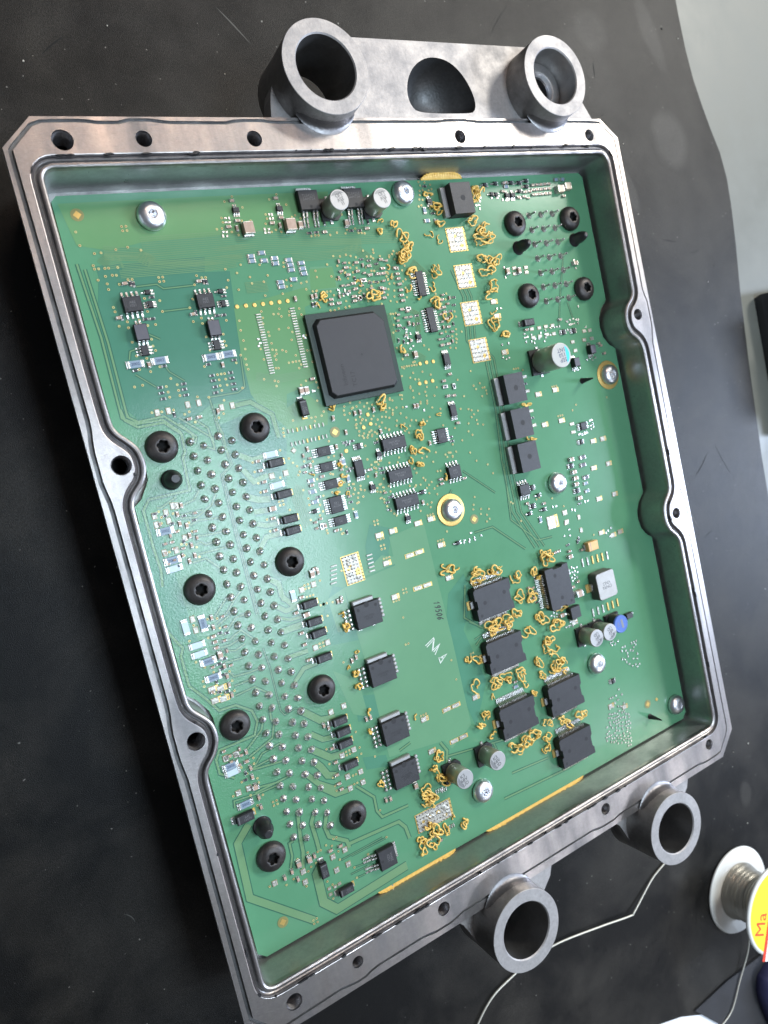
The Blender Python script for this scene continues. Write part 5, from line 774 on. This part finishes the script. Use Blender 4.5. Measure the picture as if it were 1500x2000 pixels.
# moulded inductor
def ind(q):
    P = []
    for sx, sy, a0 in ((1,1,0),(-1,1,90),(-1,-1,180),(1,-1,270)):
        for k in range(5): a = math.radians(a0+k*22.5); P.append((sx*.34+.11*math.cos(a), sy*.39+.11*math.sin(a)))
    n_ = len(P)
    q.add([(x,y,.02) for x,y in P]+[(x,y,.37) for x,y in P]+[(x*.96,y*.96,.40) for x,y in P], [(k*n_+i,k*n_+(i+1)%n_,(k+1)*n_+(i+1)%n_,(k+1)*n_+i) for k in range(2) for i in range(n_)], 'inductor_side'); q.poly([(x*.96,y*.96) for x,y in P], .40, 'inductor_grey')
    q.box(-.52,-.44,-.12,.14,.0,.16,'tin',.02); q.box(-.66,-.50,-.16,.16,.0,.03,'gold',.01)
for o in place('inductor', 'inductor', cached('ind', ind), jit=.01, label='square grey moulded inductor'): link('marking', text('ONR6\nVNO', .17, 'cap_ink'), o, (0,0,.4012), math.pi)
def tant(q): q.box(-.24,.24,-.17,.17,.02,.25,'tantalum',.02); q.box(-.15,-.11,-.15,.15,.249,.251,'ceramic_brown'); q.box(.23,.30,-.11,.11,.0,.09,'tin',.02); q.box(-.30,-.23,-.11,.11,.0,.09,'tin',.02)
place('tant', 'tantalum_capacitor', cached('tant', tant), rz=.02, label='orange block capacitor')
# connector pins
PINS = MB()
def pin(q):
    q.lathe([(.115,.004,'tin'),(.105,.03,'tin'),(.075,.075,'tin'),(.045,.10,'tin'),(.036,.105,'steel_dark'),(.034,.135,'steel_dark'),(.02,.145,'steel_dark')], 18, 'tin')
pm = cached('pin', pin)
for (x, y0, y1) in ((1.793,14.564,2.914),(2.137,14.379,2.724),(2.58,14.562,2.911),(2.926,14.368,2.721)):
    for k in range(30):
        y = y0+(y1-y0)*k/29
        if x < 2.2 and k == 29 and False: continue
        link('connector_pin', pm, board, (x+rd.gauss(0,.006), y+rd.gauss(0,.006), 0), rd.uniform(0,6)).scale = (rd.uniform(.9,1.1), rd.uniform(.9,1.1), rd.uniform(.75,1.25))
def pinb(q):
    q.lathe([(.12,.004,'tin'),(.10,.03,'tin'),(.055,.08,'tin'),(.04,.11,'tin'),(.036,.30,'steel_dark'),(.02,.33,'steel_dark')], 14, 'tin')
pb = cached('pinb', pinb)
for c_ in range(3):
    for k in range(7): link('connector_pin', pb, board, (15.14+c_*.537, 19.82-k*.4975, 0), rd.uniform(0,6))
# locating posts
def postG(q): q.lathe([(.29,.0095,'mask_deep'),(.275,.012,'hole'),(.245,.012,'plastic_black'),(.235,.34,'plastic_black'),(.19,.44,'plastic_black'),(.12,.60,'plastic_black'),(.10,.62,'plastic_black')], 32, 'plastic_black')
def postA(q): q.lathe([(.24,.011,'hole'),(.20,.012,'plastic_black'),(.195,.30,'plastic_black'),(.16,.46,'plastic_black'),(.09,.60,'plastic_black'),(.05,.62,'plastic_black')], 28, 'plastic_black')
def postB(q): q.lathe([(.11,.011,'hole'),(.10,.012,'plastic_black'),(.06,.3,'plastic_black'),(.022,.56,'plastic_black'),(.01,.57,'plastic_black')], 18, 'plastic_black')
place('postG', 'locating_post', cached('postG', postG)); place('postA', 'locating_post', cached('postA', postA)); place('postB', 'locating_post', cached('postB', postB))
# screws with six lobed sockets
def screw(r, h, mt, dk, sock):
    def fn(q):
        pr = [(r*.93,.012,mt),(r,.05,mt),(r*.985,h*.35,mt),(r*.92,h*.60,mt),(r*.80,h*.80,mt),(r*.64,h*.93,mt),(r*.50,h*.985,mt),(sock*1.32,h,mt),(sock*1.18,h*1.0,mt),(sock*1.02,h*.965,dk),(sock,h*.93,dk),(sock*.97,h*.35,dk),(sock*.3,h*.3,dk)]
        q.lathe(pr, 72, mt, lobes={9,10,11})
    return fn
def washer(q): q.lathe([(.53,.008),(.53,.018),(.51,.024),(.3,.024)], 48, 'gold')
sm = cached('screw_s', screw(.385,.27,'steel','steel',.105)); bs_ = cached('screw_b', screw(.43,.25,'black_screw','hole',.15))
for o in place('scr_s', 'silver_screw', sm, rz=.4, jit=.6): pass
for o in place('scr_sg', 'silver_screw', sm, rz=.2, jit=.6, label='silver screw on a round gold contact ring'): link('contact_ring', cached('washer', washer), o)
place('scr_b', 'black_screw', bs_, rz=.1, jit=.6)
# ------------------------------ yellow adhesive strands
for i, s_ in enumerate(STRANDS):
    cx, cy, ax, ay, bx, by, n_ = s_
    r = random.Random(100+i); q = MB()
    thin = n_ <= 1
    for j in range(max(1, round(n_*.55))):
        steps = 30; a0 = r.uniform(0, 6.283); sweep = r.choice((1,-1))*(r.uniform(2.6, 4.6) if thin else r.uniform(3.4, 7.2)); sc_ = r.uniform(.55, 1.2) if n_ > 2 else .95
        ox, oy = (r.uniform(-.55,.55)*(n_ > 1) for _ in range(2)); ph = [r.uniform(0, 6.283) for _ in range(4)]
        z0 = .03+(.0 if thin else r.uniform(0, .035*min(n_, 6))); rad = .018 if thin else r.uniform(.023, .032); pts = []
        for k in range(steps+1):
            t = k/steps; a = a0+sweep*t
            rr_ = sc_*(.74+.26*math.sin(2*a*.9+ph[0])+.16*math.sin(3.1*a+ph[1])+.1*math.sin(5.3*a+ph[2])); u = ox*(1-sc_*.4)+rr_*math.cos(a)*.85; v = oy*(1-sc_*.4)+rr_*math.sin(a)*.85
            z = z0+.02*math.sin(2*a+ph[2])+.015*math.sin(5*t+ph[3])
            pts.append((cx+ax*u+bx*v, cy+ay*u+by*v, max(.022, z)))
        q.tube(pts, [rad*(.75+.25*math.sin(3*k/steps*3+ph[1])*.6+.2) if 0 < k < steps else rad*.6 for k in range(steps+1)], 'glue', 7)
    link('adhesive_strand', q.mesh('adhesive_strand'), board)
# yellow thermal compound squeezed out at the board edges
def gel(x0, x1, y, s_, wd):
    q = MB(); n_ = 60; vs = []
    for k in range(n_+1):
        t = k/n_; x = x0+(x1-x0)*t; e = math.sin(math.pi*t)**.45; w_ = wd*e*(1+.12*math.sin(k*1.7)+.08*math.sin(k*4.1))
        for (d, z) in ((-.02,-.10),(.0,.004+.01*e),(.35*w_,.03*e),(.75*w_,.03*e+.02),(w_,.12*e+.02),(w_+.02,-.1)): vs.append((x, y-s_*d, z))
    q.add(vs, [(k*6+j,k*6+j+1,k*6+7+j,k*6+6+j) if s_ > 0 else (k*6+j,k*6+6+j,k*6+7+j,k*6+j+1) for k in range(n_) for j in range(5)], 'gel', True)
    link('thermal_compound', q.mesh('thermal_compound'), board)
gel(3.85, 6.75, .03, 1, .12); gel(8.0, 12.4, .03, 1, .12); gel(11.0, 12.6, 21.17, -1, .22)
# ------------------------------ hand written marks
def strokes(name, segs, r, mt, lab=None):
    q = MB()
    for s_ in segs: ribbon(q, s_, r, .0105, mt)
    link(name, q.mesh(name), board)
strokes('handwriting', [[(8.143, 7.972), (8.207, 7.919), (7.997, 7.977)], [(8.159, 7.774), (8.211, 7.783), (8.188, 7.824), (8.135, 7.845), (8.104, 7.824), (8.148, 7.777), (8.063, 7.807), (8.0, 7.848)], [(8.215, 7.623), (8.212, 7.682), (8.127, 7.712), (8.129, 7.671), (8.077, 7.662), (8.007, 7.705), (8.018, 7.749)], [(8.216, 7.528), (8.151, 7.582), (8.067, 7.606), (8.005, 7.589), (8.069, 7.535), (8.154, 7.511), (8.216, 7.528)], [(8.22, 7.374), (8.155, 7.434), (8.069, 7.476), (8.007, 7.465), (8.051, 7.417), (8.103, 7.408), (8.113, 7.44), (8.07, 7.473)]], .03, 'ink_black')
strokes('handwriting', [[(7.359, 6.761), (7.713, 6.912), (7.559, 6.528), (7.881, 6.645), (7.622, 6.367)], [(7.395, 6.702), (7.726, 6.861), (7.594, 6.562)], [(7.596, 6.469), (7.845, 6.611)], [(7.709, 6.197), (8.04, 6.239), (7.748, 6.043), (7.73, 6.235)], [(7.793, 6.212), (7.909, 6.147)]], .03, 'chalk')
# ---------------------------------------------------------------- things round the housing
mat('spool_plastic', (.78, .78, .74), .35, col2=(.74,.74,.70), cscale=2); mat('spool_label', (.86, .66, .03), .4); mat('label_red', (.75, .05, .02), .4); mat('label_white', (.8, .8, .76), .4)
mat('solder_wire', (.50, .48, .42), .34, .8, bump=(20,.2)); mat('wire_pale', (.62, .60, .52), .4, .4)
sp = link('solder_spool', None, loc=(21.20, -10.28, -2.0), label='white plastic spool of solder wire with a yellow label lying at the right edge', category='solder spool')
SP = Vector((21.20, -10.28, -2.0))
q = MB(); q.lathe([(.5,.0),(1.90,.0),(1.95,.06),(1.90,.12),(.5,.12)], 80, 'spool_plastic', cap=False); link('flange', q.mesh('flange'), sp)
q = MB(); q.lathe([(.5,.0),(1.90,.0),(1.95,.06),(1.93,.13),(1.86,.15),(1.0,.15),(.4,.15)], 80, 'spool_plastic'); f2 = link('flange', q.mesh('flange'), sp, (0,0,1.78))
q = MB(); q.lathe([(1.80,.154),(.45,.155)], 72, 'spool_label', cap=False); link('label', q.mesh('label'), f2)
q = MB(); pr = []; turns = 44
for k in range(turns):
    x = .12+k*1.66/turns; g = 1.24-.16*math.sin(math.pi*k/turns)+.02*math.sin(k*1.3)+.03*math.sin(k*.45); pr += [(g-.02, x), (g, x+.013), (g-.002, x+.028)]
q.lathe(pr, 64, 'solder_wire', cap=False); link('winding', q.mesh('winding'), sp)
rt = math.radians(62)
q = MB(); q.box(-1.0,1.0,-.09,.09,0,.002,'label_red'); q.box(-1.0,1.0,-.32,-.10,0,.002,'label_white'); link('stripe', q.mesh('stripe'), f2, (-.95,-.75,.157), rt)
link('lettering', text('Ma', .85, 'label_red', 0), f2, (-1.15,-.05,.159), rt)
def curve_pts(P, n_=8):
    out = []
    for i in range(len(P)-1):
        p0 = Vector(P[max(i-1,0)]); p1 = Vector(P[i]); p2 = Vector(P[i+1]); p3 = Vector(P[min(i+2,len(P)-1)])
        for k in range(n_):
            t = k/n_; out.append(.5*((2*p1)+(-p0+p2)*t+(2*p0-5*p1+4*p2-p3)*t*t+(-p0+3*p1-3*p2+p3)*t*t*t))
    out.append(Vector(P[-1])); return out
q = MB(); q.tube(curve_pts([(17.2,-6.85,-1.93),(16.4,-7.1,-1.93),(15.7,-7.47,-1.9),(14.95,-7.88,-1.85),(14.69,-7.92,-1.86),(13.05,-7.5,-1.88),(10.98,-7.03,-1.9),(9.6,-6.98,-1.9),(8.8,-7.09,-1.92),(7.76,-7.34,-1.93),(6.9,-7.95,-1.93),(6.2,-8.8,-1.93)]), .035, 'wire_pale', 8)
link('solder_wire', q.mesh('solder_wire'), label='thin pale solder wire lying loose on the mat behind the two lower bosses', category='wire')
S0 = Vector((21.20, -10.28, -2.0))
q = MB(); q.tube(curve_pts([tuple(Vector(p)-S0) for p in ((20.9,-10.9,-1.2),(21.0,-12.2,-1.6),(20.9,-13.2,-1.8),(20.1,-14.25,-1.85),(19.3,-15.2,-1.85),(18.5,-15.55,-1.9))]), .03, 'wire_pale', 8); link('wire_end', q.mesh('wire_end'), sp)
mat('paper', (.74, .76, .80), .6); mat('navy', (.018, .018, .06), .55, bump=(8,.3), col2=(.03,.03,.09), cscale=1.2); mat('black_case', (.016, .017, .02), .4, bump=(20,.2), col2=(.03,.032,.038), cscale=.8)
q = MB(); P = [(15.0,-13.28),(16.4,-13.78),(18.5,-14.93),(19.8,-15.85),(19.76,-16.5),(17,-19),(12,-16)]; q.poly(P, ZM+.03, 'paper', .02)
link('paper_slip', q.mesh('paper_slip'), label='white slip of paper at the bottom edge beside the navy pouch', category='paper')
q = MB()
q0 = MB(); q0.poly([(17.2,-13.95),(19.4,-13.85),(21.7,-14.0),(23.5,-14.1),(26,-20),(20,-20),(18.6,-15.6)], ZM+.09, 'black_case', .08)
P = [(20.9,-14.9),(22.0,-14.4),(24,-14.2),(27,-14.6),(31,-16),(31,-25),(24,-25),(21.4,-17.4)]
for (d, z, k) in ((0,ZM+.02,0),): pass
cxp = sum(p[0] for p in P)/len(P); cyp = sum(p[1] for p in P)/len(P); n_ = len(P); vs = []
P = rs(P, .6)[:]; n_ = len(P)
for s_, z in ((1,ZM+.1),(1.01,ZM+.35),(.985,ZM+.6),(.94,ZM+.8),(.85,ZM+.9)): vs += [(cxp+(p[0]-cxp)*s_, cyp+(p[1]-cyp)*s_, z) for p in P]
q.add(vs, [(k*n_+i,k*n_+(i+1)%n_,(k+1)*n_+(i+1)%n_,(k+1)*n_+i) for k in range(4) for i in range(n_)]+[tuple(range(4*n_,5*n_))], 'navy', True)
po_ = link('pouch', q.mesh('pouch'), label='dark navy soft pouch in the bottom right corner', category='pouch')
link('flap', q0.mesh('flap'), po_)
cs = link('instrument_case', None, loc=(31.25,12.8,ZM-.3), label='black case standing on the grey table at the right edge', category='case')
q = MB(); q.box(-1.25,8,-3.6,3.2,0,.9,'black_case',.15); link('tray', q.mesh('tray'), cs)
q = MB(); q.box(-.0,7,-3.0,1.6,.9,2.6,'black_case',.12,top='chip_grey'); link('lid', q.mesh('lid'), cs)
